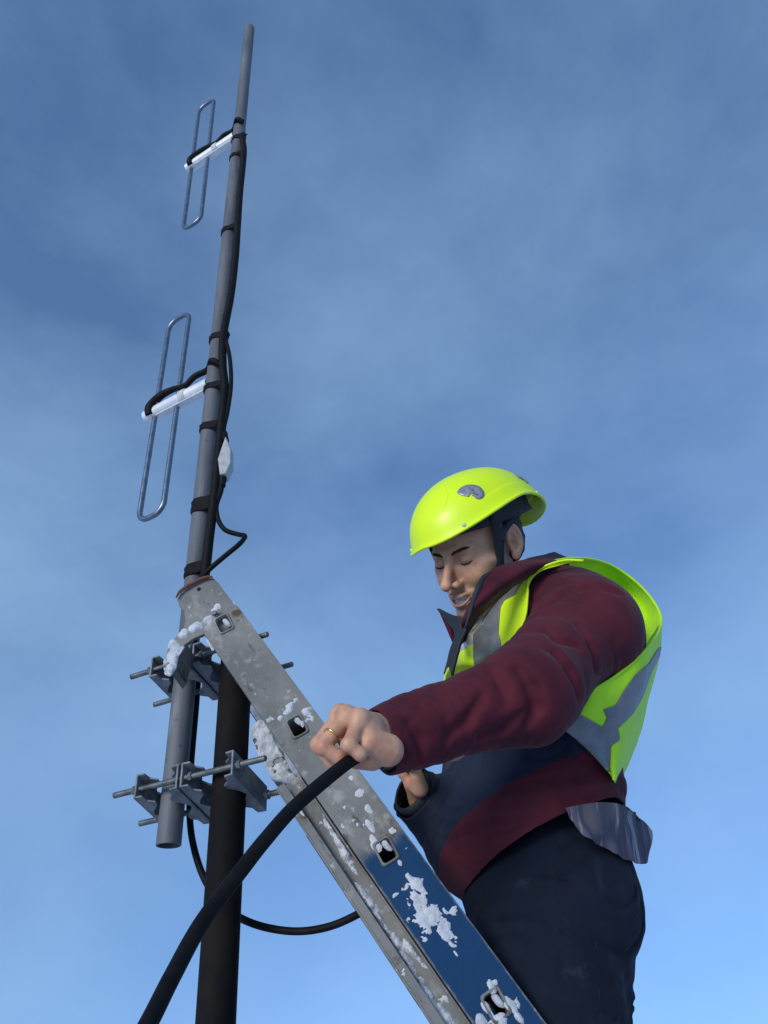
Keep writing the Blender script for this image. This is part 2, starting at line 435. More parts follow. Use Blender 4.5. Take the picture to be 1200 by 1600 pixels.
# worn grey ladder that turns blue low down (paint really is two colours: the boundary belongs to the rail)
def ladder_mat(name, blue):
    m = mat(name, (.215, .218, .205), .6, .15, (.150, .155, .150), 7, rough2=.78, bump=.5, bscale=130, bdist=.0012,
            layers=[((.42, .43, .42), 11, .56, .74, (.6, 1, 1)), ((.33, .335, .315), 26, .54, .70, (1, 1, 1)), ((.095, .070, .025), 19, .60, .70, (1, 1, 1)), ((.40, .41, .40), 60, .60, .72, (1, 1, 1)), ((.085, .088, .085), 44, .62, .70, (.35, 1, 1)), ((.06, .045, .025), 90, .66, .74, (1, 1, 1))], spec=.25)
    m['ladder'] = 1
    if not blue: return m
    t = m.node_tree; nd = t.nodes; b = nd['Principled BSDF']; L = t.links.new
    old = b.inputs['Base Color'].links[0].from_socket
    tcn = nd.new('ShaderNodeTexCoord'); sp = nd.new('ShaderNodeSeparateXYZ'); L(tcn.outputs['Object'], sp.inputs[0])
    n1 = nd.new('ShaderNodeTexNoise'); n1.inputs['Scale'].default_value = 16; n1.inputs['Detail'].default_value = 6; L(tcn.outputs['Object'], n1.inputs['Vector'])
    n2 = nd.new('ShaderNodeTexNoise'); n2.inputs['Scale'].default_value = 90; n2.inputs['Detail'].default_value = 4; L(tcn.outputs['Object'], n2.inputs['Vector'])
    def math_(op, a, b_):
        q = nd.new('ShaderNodeMath'); q.operation = op
        for i, v in enumerate((a, b_)):
            if v is None: continue
            if isinstance(v, (int, float)): q.inputs[i].default_value = v
            else: L(v, q.inputs[i])
        return q.outputs[0]
    s = math_('ADD', math_('MULTIPLY', sp.outputs['X'], -1.0), math_('ADD', math_('MULTIPLY', n1.outputs['Fac'], .05), math_('MULTIPLY', n2.outputs['Fac'], .012)))
    s = math_('SUBTRACT', s, math_('MULTIPLY', math_('ABSOLUTE', sp.outputs['Y'], None), 0.0))
    r1 = nd.new('ShaderNodeMapRange'); r1.interpolation_type = 'SMOOTHSTEP'; L(s, r1.inputs['Value'])
    r1.inputs['From Min'].default_value = -BLUE_L - .012; r1.inputs['From Max'].default_value = -BLUE_L + .018
    # worn to bare metal along the two long edges
    e = math_('ADD', math_('ABSOLUTE', sp.outputs['Y'], None), math_('MULTIPLY', n2.outputs['Fac'], .006))
    r2 = nd.new('ShaderNodeMapRange'); r2.interpolation_type = 'SMOOTHSTEP'; L(e, r2.inputs['Value'])
    r2.inputs['From Min'].default_value = .0400; r2.inputs['From Max'].default_value = .0435; r2.inputs['To Min'].default_value = 1; r2.inputs['To Max'].default_value = .15
    mk = math_('MULTIPLY', r1.outputs['Result'], r2.outputs['Result'])
    bl = nd.new('ShaderNodeMix'); bl.data_type = 'RGBA'; bl.inputs[6].default_value = (.002, .052, .145, 1); bl.inputs[7].default_value = (.002, .034, .095, 1)
    L(n1.outputs['Fac'], bl.inputs[0])
    mx = nd.new('ShaderNodeMix'); mx.data_type = 'RGBA'; L(mk, mx.inputs[0]); L(old, mx.inputs[6]); L(bl.outputs[2], mx.inputs[7])
    L(mx.outputs[2], b.inputs['Base Color'])
    mt = math_('MULTIPLY', math_('SUBTRACT', 1.0, mk), .25); L(mt, b.inputs['Metallic'])
    return m

# ================================================================== SETTING
mb = MB()
nG = 60
xs = np.linspace(-1, 1, nG); xs = np.sign(xs) * np.abs(xs) ** 3 * 2500
V = []
for x in xs:
    for y in xs:
        V.append((x, y, GROUND + .0))
V = np.array(V); V[:, 2] += .06 * fbm(V * A(.12, .12, 1), 3) * np.clip(np.hypot(V[:, 0], V[:, 1]) / 6, 0, 1)
F = [(i * nG + j, (i + 1) * nG + j, (i + 1) * nG + j + 1, i * nG + j + 1) for i in range(nG - 1) for j in range(nG - 1)]
g = mesh_obj('ground', V, F, M_ground); tag(g, kind='structure')

# ================================================================== MAST, POLE, CLAMPS
MX, MY, MR = -.43, 1.45, .0225
PX, PY, PR = -.315, 1.40, .031
mast_bot, mast_top = .350, 3.70
mast = empty('antenna_mast', (MX, MY, mast_bot))
tag(mast, 'slender grey steel antenna mast tube rising up the left with an open bottom end', 'mast')
pipe_obj('tube', (MX, MY, mast_bot), (MX, MY, 2.86), MR, MR - .003, M_mast, mast, rings=8)
pipe_obj('upper_tube', (MX, MY, 2.862), (MX, MY, mast_top), MR * .97, MR - .004, M_mast, mast, rings=4)
tube_obj('end_cap', [(MX, MY, mast_top - .004), (MX, MY, mast_top + .006)], MR * .95, M_mast, mast, seg=32)

pole_top = .685
pole = empty('support_pole', (PX, PY, GROUND))
tag(pole, 'thick black painted steel pole running down to the bottom of the picture', 'pole')
pipe_obj('tube', (PX, PY, GROUND), (PX, PY, pole_top), PR, PR - .004, M_pole, pole, seg=48, rings=6)
tube_obj('base_flange', [(PX, PY, GROUND - .01), (PX, PY, GROUND + .012)], .11, M_pole, pole, seg=32)

DR = nrm(A(.905, -.425, 0))            # direction of the rods, mast to pole
NR = nrm(A(-.425, -.905, 0))           # across, toward the viewer
ZU = A(0, 0, 1)
def clamp_thing(zc, tilt, label, t0=-.105, t1=.235):
    root = empty('pipe_clamp', (MX, MY, zc)); tag(root, label, 'clamp', 'clamps bolting the mast to the pole')
    m0 = A(MX, MY, 0)
    off = .043
    for s, dz in ((1, tilt), (-1, -tilt)):
        a = m0 + NR * off * s + DR * t0 + ZU * (zc + dz); b = m0 + NR * off * s + DR * t1 + ZU * (zc + dz)
        if s < 0: a = a - DR * .01
        # thread: fine rings along the rod
        n = 150; rr = .0052 + .0006 * np.where(np.arange(n) % 2 == 0, 1, -1)
        P = a + (b - a) * np.linspace(0, 1, n)[:, None]
        V, F = tube(P, rr, seg=12)
        o = mesh_obj('threaded_rod', V, F, M_rod, smooth=True); adopt(o, root)
        for t in (-.055, .047, .075, .181):
            c = m0 + NR * off * s + DR * t + ZU * (zc + dz)
            mbn = MB(); hexv = [c + .0088 * (cos(k * pi / 3) * NR + sin(k * pi / 3) * ZU) - DR * .004 for k in range(6)]
            mbn.prism(hexv, DR, .008); mbn.obj('nut', M_rod, root, bevel=.0008)
    # jaws: channel plates with V cut flanges, gripping at t
    def jaw(t, side, name='jaw', wide=.053):
        """web plate at t; flanges reach toward side*DR with a V notch"""
        m_ = MB()
        web = .0022; fl = .034; hh = .022
        c0 = m0 + DR * t
        def pt(n_, dd, z): return c0 + NR * n_ + DR * dd * side + ZU * (zc + z + tilt * n_ / off)
        # web
        m_.prism([pt(-wide, 0, -hh), pt(wide, 0, -hh), pt(wide, 0, hh), pt(-wide, 0, hh)], DR * side, web * 2)
        for z in (-hh, hh - .0035):
            outline = [(-wide, .004), (wide, .004), (wide * .98, fl * .55), (wide * .72, fl * .62), (wide * .58, fl * 1.0), (wide * .42, fl * .95), (wide * .2, fl * .45), (0, fl * .22), (-wide * .2, fl * .45), (-wide * .42, fl * .95), (-wide * .58, fl), (-wide * .72, fl * .62), (-wide * .98, fl * .55)]
            m_.prism([pt(a, b_, z) for a, b_ in outline], ZU, .0035)
        return m_.obj(name, M_clamp, root, bevel=.0012)
    jaw(-.048, 1); jaw(.052, -1); jaw(.058, 1); jaw(.174, -1)
    return root
clamp_thing(.672, .0145, 'upper galvanised pipe clamp with snow behind the ladder top, two threaded rods sticking out left', t1=.232)
clamp_thing(.432, .016, 'lower galvanised pipe clamp near the open bottom end of the mast', t1=.236)

# ================================================================== DIPOLES
DB = nrm(A(-.882, .471, 0)); NB = nrm(A(DB[1], -DB[0], 0)); NB = -NB if NB[1] > 0 else NB
def dipole(zb, zlo, zhi, tl, tr, lean, label):
    root = empty('dipole_antenna', (MX, MY, zb)); tag(root, label, 'antenna', 'folded dipole antennas on the mast')
    m0 = A(MX, MY, zb)
    pipe_obj('boom', m0 + DB * .018, m0 + DB * .245, .0190, .0165, M_alu, root, seg=36, rings=3)
    tube_obj('boom_cap', [m0 + DB * .2445, m0 + DB * .2475, m0 + DB * .250], [.0188, .0188, .014], M_alu, root, seg=32)
    # bracket under the boom (bright web)
    mbb = MB(); c = m0 + DB * .115 - ZU * .0225
    mbb.box(c, (.085, .010, .0015), (DB, NB, ZU)); mbb.obj('stiffener', M_alu, root, bevel=.001)
    # loop
    r = (tl - tr) / 2; rc = .032; cx = (tl + tr) / 2
    def lp(t, z): return A(MX, MY, z) + DB * (t + lean * (z - zb))
    pts = []
    for (cxx, cz, a0) in ((cx + r - rc, zhi - rc, 0), (cx - r + rc, zhi - rc, 90), (cx - r + rc, zlo + rc, 180), (cx + r - rc, zlo + rc, 270)):
        for k in range(9):
            a = radians(a0 + k * 90 / 8); pts.append(lp(cxx + rc * cos(a), cz + rc * sin(a)))
    P = []
    for i in range(len(pts)):
        a, b = pts[i], pts[(i + 1) % len(pts)]
        nseg = max(1, int(np.linalg.norm(b - a) / .03))
        for k in range(nseg): P.append(a + (b - a) * k / nseg)
    tube_obj('loop', P, .0074, M_loop, root, seg=14, closed=True)
    # white tape band
    t = .105; V, F = tube([m0 + DB * (t - .011), m0 + DB * (t - .0095), m0 + DB * (t + .0095), m0 + DB * (t + .011)], [.0205, .0222, .0222, .0205], seg=32)
    adopt(mesh_obj('tape_band', V, F, M_whitetape), root)
    # feed lead arching over the boom to the feed point
    f0 = m0 + DB * .222
    path = [m0 + A(.018, -.028, .035), m0 + A(-.004, -.03, .050), m0 + DB * .03 + ZU * .064, m0 + DB * .070 + ZU * .056 + NB * .006, m0 + DB * .105 + ZU * .0385 + NB * .006, m0 + DB * .150 + ZU * .048 + NB * .008,
            m0 + DB * .195 + ZU * .044 + NB * .010, m0 + DB * .219 + ZU * .010 + NB * .016, m0 + DB * .222 - ZU * .014 + NB * .012]
    tube_obj('feed_lead', path, [.0088, .0088, .0088, .0088, .0082, .0088, .0115, .0145, .012], M_black, root, smooth_n=8, seg=14)
    s0 = m0 + DB * .192 + NB * .012 + ZU * .009
    tube_obj('feed_screw', [s0, s0 + NB * .007 + ZU * .003], .0032, M_rod, root, seg=10)
    return root
dipole(1.528, 1.150, 1.905, .213, .131, .0, 'lower folded dipole, a grey rod loop through a bright boom halfway up the mast')
dipole(2.815, 2.395, 3.262, .228, .148, .022, 'upper folded dipole, a grey rod loop through the boom nearest the mast top')

# ================================================================== COAX ON THE MAST
def mp_(px, py, dy=-.03): return at(px, py, MY + dy)
ck = [(378, 214), (381, 238), (375, 300), (371, 357), (368, 400), (361, 460), (349, 525)]
cab = tube_obj('coaxial_cable', [mp_(*p) for p in ck] + [mp_(*p) for p in [(348, 570), (351, 606), (346, 663), (341, 720), (334, 785), (327, 840), (322, 884), (314, 940), (300, 1000)]], .0108, M_black, smooth_n=8, seg=14)
tag(cab, 'black coaxial cable taped down the right side of the mast', 'cable')
cab2 = tube_obj('coaxial_cable', [mp_(*p) for p in [(352, 528), (359, 560), (361, 600), (356, 640), (350, 668), (351, 684)]], .0058, M_black, smooth_n=8, seg=12)
tag(cab2, 'short thin black lead bowing off the mast into the grey connector box', 'cable')
lp2 = tube_obj('coaxial_cable', [mp_(*p) for p in [(349, 735), (345, 765), (338, 790), (341, 812), (352, 828), (372, 835)]] + [at(382, 837, 1.40), at(381, 842, 1.39), at(372, 852, 1.38), at(350, 870, 1.38), at(325, 892, 1.385), at(312, 910, 1.40), at(300, 960, 1.43)],
               [.0072, .0072, .006, .0056, .0056, .0056, .0056, .0056, .0056, .0056, .0056, .0056, .0056], M_black, smooth_n=8, seg=12)
tag(lp2, 'thin black cable kinked outward in a pointed loop just above the ladder top', 'cable')
hang = tube_obj('coaxial_cable', [at(310, 1060, 1.50), at(306, 1110, 1.50), at(299, 1190, 1.50), at(296, 1250, 1.50), at(300, 1310, 1.50), at(318, 1370, 1.50), at(350, 1416, 1.49), at(395, 1443, 1.48), at(455, 1455, 1.47), at(510, 1449, 1.46), at(560, 1428, 1.45), at(610, 1396, 1.45), at(640, 1380, 1.46)],
                .0064, M_black, smooth_n=8, seg=12)
tag(hang, 'thin black cable hanging in a sagging curve behind the black pole toward the ladder', 'cable')

ties = [(372, 212, .95, 'black tape wrap at the joint in the mast above the upper boom'),
        (369, 240, .8, 'black tape wrap on the mast just under the upper boom'),
        (362, 356, 1.0, 'black tape wrap on the bare mast stretch a third of the way down'),
        (347, 524, 1.0, 'black tape wrap on the mast between the two dipoles, above the lower boom'),
        (339, 602, .9, 'black tape wrap holding the feed lead where the lower boom meets the mast'),
        (336, 663, 1.0, 'black tape wrap on the mast just above the grey connector box'),
        (322, 785, 1.7, 'wide black tape wrap on the mast below the grey connector box'),
        (310, 886, 1.3, 'lowest black tape wrap on the mast, right above the rusty ladder end')]
for k, (px, py, s, lab) in enumerate(ties):
    c = at(px, py, MY - MR); z = c[2]
    rs = random.Random(k)
    hgt = .024 * s
    V = []; F = []; seg = 44; prof = [(-.5, .0235), (-.42, .0252), (-.1, .0262), (.05, .0252), (.3, .0264), (.45, .0250), (.5, .0235)]
    for i, (hz, rr) in enumerate(prof):
        for q in range(seg):
            a = 2 * pi * q / seg
            # bulge where the cable runs under the tape (right, toward the viewer)
            bul = .0165 * math.exp(-((((a - radians(-42) + pi) % (2 * pi)) - pi) / .42) ** 2)
            r_ = rr + bul + .0008 * sin(3 * a + k) + .0006 * sin(7 * a + 2 * i)
            V.append((MX + r_ * cos(a), MY + r_ * sin(a), z + hgt * hz + .004 * sin(a + k)))
    for i in range(len(prof) - 1):
        for q in range(seg): F.append((i * seg + q, i * seg + (q + 1) % seg, (i + 1) * seg + (q + 1) % seg, (i + 1) * seg + q))
    o = mesh_obj('tape_wrap', V, F, M_tape, solid=.0015); tag(o, lab, 'tape', 'black tape wraps on the mast')
    # loose tail of tape
    a0 = radians(-42); p0 = A(MX + .0385 * cos(a0), MY + .0385 * sin(a0), z)
    Vt = []
    for i in range(5):
        q = i / 4; Vt += [p0 + A(.011 * q, -.002 * q, -hgt * .35 - .004 * q * q), p0 + A(.010 * q, -.002 * q, hgt * .2 - .006 * q)]
    t_ = mesh_obj('tape_tail', Vt, [(2 * i, 2 * i + 1, 2 * i + 3, 2 * i + 2) for i in range(4)], M_tape, solid=.0006); adopt(t_, o)

# connector box (splice) at the side of the mast
bx = empty('connector_box', mp_(352, 712)); tag(bx, 'small grey plastic connector box strapped to the mast side under the lower dipole', 'box')
mbb = MB()
fr = [(352, 680), (361, 700), (361, 722), (353, 740), (343, 741), (340, 716)]
mbb.prism([at(px, py, MY - .045) for px, py in fr], A(0, 1, 0), .034)
mbb.obj('housing', M_box, bx, bevel=.004)
tube_obj('cable_gland', [mp_(352, 690, -.03), mp_(351, 676, -.03)], [.0095, .007], M_black, bx, seg=14)
tube_obj('cable_gland', [mp_(349, 735, -.03), mp_(347, 760, -.03)], [.0105, .008], M_black, bx, seg=14)

# ================================================================== LADDER
rn = nrm(A(.03, 1, 0))                 # rung direction, away from the viewer
Nn = -rn
pR0 = at(340, 960, 1.3)
pa = on_plane(350, 975, pR0, rn); pb = on_plane(775, 1570, pR0, rn)
Ld = nrm(pb - pa)                      # down the ladder
EX = -Ld
EY = nrm(np.cross(Nn, EX))             # toward lower left
EX = np.cross(EY, Nn)
foot_len = (pa[2] - GROUND) / (-Ld[2])
foot = pa + Ld * foot_len
MLw = Matrix(((EX[0], EY[0], Nn[0], foot[0]), (EX[1], EY[1], Nn[1], foot[1]), (EX[2], EY[2], Nn[2], foot[2]), (0, 0, 0, 1)))
def ladder_lw(px, py):
    p = on_plane(px, py, pR0, rn) - foot; return p @ EX, p @ EY
L1 = foot_len                          # first (top) rung
PITCHR = (pb - pa) @ Ld / 3
BLUE_L = ladder_lw(612, 1372)[0] + .02
M_lad = ladder_mat('worn_grey_ladder_metal', False)
M_ladb = ladder_mat('blue_painted_ladder_metal', True)
ladder = empty('extension_ladder', M=MLw)
tag(ladder, 'worn grey and blue ladder dusted with snow, leaning on the pole', 'ladder')
def lchild(name, V, F, m, **k):
    o = mesh_obj(name, V, F, m, **k); o.parent = ladder
    return o

def rounded(cx, cy, hx, hy, r, n=5):
    out_ = []
    for (sx, sy, a0) in ((1, 1, 0), (-1, 1, 90), (-1, -1, 180), (1, -1, 270)):
        for k in range(n + 1):
            a = radians(a0 + 90 * k / n); out_.append((cx + sx * (hx - r) + r * cos(a), cy + sy * (hy - r) + r * sin(a)))
    return out_
def plate(outline, holes, thick, z, name, m, parent=None, bev=0.0):
    """flat plate with real holes, thickness centred at z"""
    cu = bpy.data.curves.new('c', 'CURVE'); cu.dimensions = '2D'; cu.fill_mode = 'BOTH'; cu.extrude = thick / 2 - bev; cu.bevel_depth = bev; cu.bevel_resolution = 2
    cu.offset = -bev
    for poly in [outline] + holes:
        sp = cu.splines.new('POLY'); sp.points.add(len(poly) - 1)
        for p, q in zip(sp.points, poly): p.co = (q[0], q[1], 0, 1)
        sp.use_cyclic_u = True
    tmp = bpy.data.objects.new('tmp', cu); COL.objects.link(tmp)
    dg = bpy.context.evaluated_depsgraph_get(); me = bpy.data.meshes.new_from_object(tmp.evaluated_get(dg))
    bpy.data.objects.remove(tmp); bpy.data.curves.remove(cu)
    for v in me.vertices: v.co.z += z
    me.name = name; me.materials.clear(); me.materials.append(m)
    o = bpy.data.objects.new(name, me); COL.objects.link(o)
    me.polygons.foreach_set('use_smooth', [True] * len(me.polygons)); me.set_sharp_from_angle(angle=radians(40))
    if parent is not None: o.parent = parent
    return o

HW = .0405; TH = .030; SPAN = .34
ltop = ladder_lw(346, 965)[0] + .004
rungs = [L1 - PITCHR * k for k in range(11) if L1 - PITCHR * k > .08]
HOLE = (.0165, .0125)                  # half sizes along / across
ROT = radians(-8)
def hole_poly(l, hx, hy, r=.005):
    return [(l + x * cos(ROT) - y * sin(ROT), x * sin(ROT) + y * cos(ROT)) for x, y in rounded(0, 0, hx, hy, r)]
for sgn, n0 in ((0, 0.0), (1, -SPAN)):
    # web plate with holes, outer face at n0 (near) / at n0-... (far)
    zf = n0 - .0015 if sgn == 0 else n0 - TH + .0015
    holes = [hole_poly(l, HOLE[0] + .0015, HOLE[1] + .0015) for l in rungs]
    o = plate([(.9, -HW), (ltop, -HW), (ltop, HW), (.9, HW)], [h for h, l in zip(holes, rungs) if l > .95], .003, zf, 'stile', M_ladb, ladder, .001)
    o['label'] = 'upper stile of the near side, grey above and blue below' if sgn == 0 else 'upper stile of the far side'
    m_ = MB()
    for s in (-1, 1):                   # two side walls of the channel + inner lips
        m_.box((((.9 + ltop) / 2), s * (HW - .0016), n0 - TH / 2 - (.0017 if sgn == 0 else -.0017)), ((ltop - .9) / 2 - .0005, .0015, TH / 2 - .0016))
        m_.box((((.9 + ltop) / 2), s * (HW - .0082), n0 - (TH - .0018 if sgn == 0 else .0018)), ((ltop - .9) / 2 - .0008, .005, .0014))
    fl_ = mesh_obj('flanges', m_.V, m_.F, M_lad, smooth=False); fl_.parent = o
# base section, behind / lower-left of the near stile
BW0, BW1 = HW + .003, HW + .046
lb = ladder_lw(440, 1235)[0] + .012
for n0 in (-.010, -SPAN + .006):
    m_ = MB()
    lc = (lb + .02) / 2; lh = (lb - .02) / 2
    m_.box((lc, (BW0 + BW1) / 2 - .006, n0 - .0170), (lh, (BW1 - BW0) / 2 + .004, .0014))      # recessed web
    m_.box((lc, BW1 - .0014, n0 - .008), (lh - .0004, .0016, .0105))                               # outer flange
    m_.box((lc, BW1 - .0095, n0 + .0010), (lh - .0008, .0066, .0014))                              # flange lip
    m_.box((lc, BW0 + .0005, n0 - .008), (lh - .0006, .0014, .0070))
    o = mesh_obj('base_stile', m_.V, m_.F, M_lad, smooth=False, bevel=.0009); o.parent = ladder
# rungs: square tubes with a swaged collar at the near stile
for k, l in enumerate(rungs):
    V = []; F = []
    if l > .95:
        prof = [(.0002, HOLE[0] + .0034, HOLE[1] + .0034), (.0022, HOLE[0] + .0030, HOLE[1] + .0030), (.0032, HOLE[0] + .0018, HOLE[1] + .0018), (.0034, HOLE[0] + .0002, HOLE[1] + .0002), (-.004, HOLE[0] - .0012, HOLE[1] - .0012), (-SPAN + .03, HOLE[0] - .0012, HOLE[1] - .0012),
                (-SPAN - .002, HOLE[0] - .001, HOLE[1] - .001)]
        prof += [(-SPAN - .002, HOLE[0] + .0009, HOLE[1] + .0009), (-.01, HOLE[0] + .0009, HOLE[1] + .0009)]
    else:
        prof = [(-.012, HOLE[0] - .001, HOLE[1] - .001), (-SPAN + .01, HOLE[0] - .001, HOLE[1] - .001), (-SPAN + .01, HOLE[0] + .001, HOLE[1] + .001), (-.012, HOLE[0] + .001, HOLE[1] + .001), (-.012, HOLE[0] - .001, HOLE[1] - .001)]
    ns = 24
    yo = 0 if l > .95 else .062
    for (z, hx, hy) in prof:
        V += [(x, y + yo, z) for x, y in hole_poly(l, hx, hy, .0055)]
    for i in range(len(prof) - 1):
        for q in range(ns): F.append((i * ns + q, i * ns + (q + 1) % ns, (i + 1) * ns + (q + 1) % ns, (i + 1) * ns + q))
    lchild('rung', V, F, M_lad, autos=50)
    if l < lb - .05 and l > .95:       # rung of the base section
        m_ = MB(); m_.box((l - .03, .066, -SPAN / 2 - .004), (.012, .010, SPAN / 2 - .030)); 
        lchild('rung', m_.V, m_.F, M_lad, smooth=False, bevel=.003)
# hook bracket at the top of the near stile (rusty rim, bolts, snow)
pth = -.0035
outl = [(273, 931), (279, 921), (292, 912), (312, 901), (324, 897.5), (331, 898), (338, 905), (358, 932), (374, 951), (382, 966), (330, 1010), (317, 985), (300, 992), (286, 1002), (274, 1020), (270, 1040), (262, 1050), (255, 1047), (254, 1030), (257, 1012), (266, 996), (284, 977), (287, 964), (284, 948), (276, 940)]
outw = [ladder_lw(px, py) for px, py in outl]
bolt1, bolt2 = ladder_lw(334, 955), ladder_lw(308, 915)
def circ(c, r, n=14): return [(c[0] + r * cos(2 * pi * k / n), c[1] + r * sin(2 * pi * k / n)) for k in range(n)]
br = plate(outw, [circ(bolt1, .0038), circ(bolt2, .0042)], .010, -.0105, 'hook_bracket', M_lad, ladder, .0012)
for v_ in br.data.vertices: v_.co.z -= .008
br['label'] = 'snow-topped hook bracket with a rusty rim at the top end'
rimp = [ladder_lw(px, py) for px, py in [(273.5, 931), (279.5, 921.5), (292, 912.5), (312, 902), (324, 898.5), (331, 899)]]
M_rust = mat('rust', (.20, .075, .045), .8, .1, (.12, .05, .03), 80, bump=.6, bscale=300, bdist=.001)
V, F = tube([(l, w_, -.007) for l, w_ in rimp], [.0016, .0032, .0036, .0036, .003, .0016], seg=10, smooth_n=5)
rm = mesh_obj('rusty_rim', V, F, M_rust); rm.parent = br
m_ = MB(); 
lt2, wt2 = ladder_lw(300, 925)
# return flanges of the bracket toward the mast give it depth
o_ = [ladder_lw(px, py) for px, py in [(285, 1000), (274, 1019), (270, 1038), (263, 1046)]]
for (a, b) in zip(o_[:-1], o_[1:]):
    m_.prism([A(a[0], a[1], -.0165), A(b[0], b[1], -.0165), A(b[0] + .003, b[1] - .003, -.0165), A(a[0] + .003, a[1] - .003, -.0165)], A(0, 0, -1), .075)
fb = mesh_obj('return_flange', m_.V, m_.F, M_lad, smooth=False); fb.parent = br
for p, q in ((bolt1, .005),):
    V, F = tube([(p[0], p[1], -.012), (p[0], p[1], -.0045), (p[0], p[1], -.004)], [q, q, q * .6], seg=6)
    bo = mesh_obj('bolt', V, F, M_rod, smooth=False); bo.parent = br
# black end cap on the far stile
V, F = tube([(ltop - .012, 0, -SPAN + TH / 2), (ltop + .004, 0, -SPAN + TH / 2), (ltop + .010, 0, -SPAN + TH / 2)], [.034, .034, .02], seg=24)
V = [(x, y * 1.2, (z + SPAN - TH / 2) * .5 - SPAN - TH / 2) for x, y, z in V]
lchild('end_cap', V, F, M_black, autos=50)
# snow-caked guide bracket between the near stile and the pole
gb = [(395, 1136), (404, 1127), (414, 1126), (424, 1146), (436, 1172), (452, 1200), (468, 1222), (455, 1226), (440, 1221), (426, 1219), (419, 1202), (409, 1187), (400, 1170), (393, 1152)]
m_ = MB(); m_.prism([at(px, py, 1.40) for px, py in gb], A(0.03, 1, 0), .045)
g_ = m_.obj('guide_bracket', M_lad, ladder, bevel=.004); g_['label'] = 'lumpy frosted bracket beside the black pole'
gl = [at(px, py, 1.40) for px, py in gb]; gpl = []
GX, GY, GZ = np.meshgrid(np.linspace(388, 472, 70), np.linspace(1120, 1232, 90), [1.0], indexing='ij')
sdg = poly_sd(GX[..., 0], GY[..., 0], gb)
gv = np.array([at(x, y, 1.3985) for x, y in zip(GX.ravel(), GY.ravel())]); nzg = fbm(gv * 55, 4) * 1.6
fg = np.minimum(nzg * .8 + .22, sdg.ravel() / 4 + .3)
gv[:, 1] -= .007 * (1 - np.exp(-np.clip(fg, 0, None) * 3)) * (1 + .5 * fbm(gv * 160, 3))
gf = np.array([(i * 90 + j, (i + 1) * 90 + j, (i + 1) * 90 + j + 1, i * 90 + j + 1) for i in range(69) for j in range(89)])
gv, gf = clip(gv, gf, fg); o = mesh_obj('snow_patch', gv, gf, M_snow, None); adopt(o, g_)
# rubber feet
for n0 in (-.02, -SPAN - .01):
    m_ = MB(); m_.box((.012, (BW0 + BW1) / 2, n0), (.022, .03, .022)); lchild('foot_pad', m_.V, m_.F, M_black, smooth=False, bevel=.004)

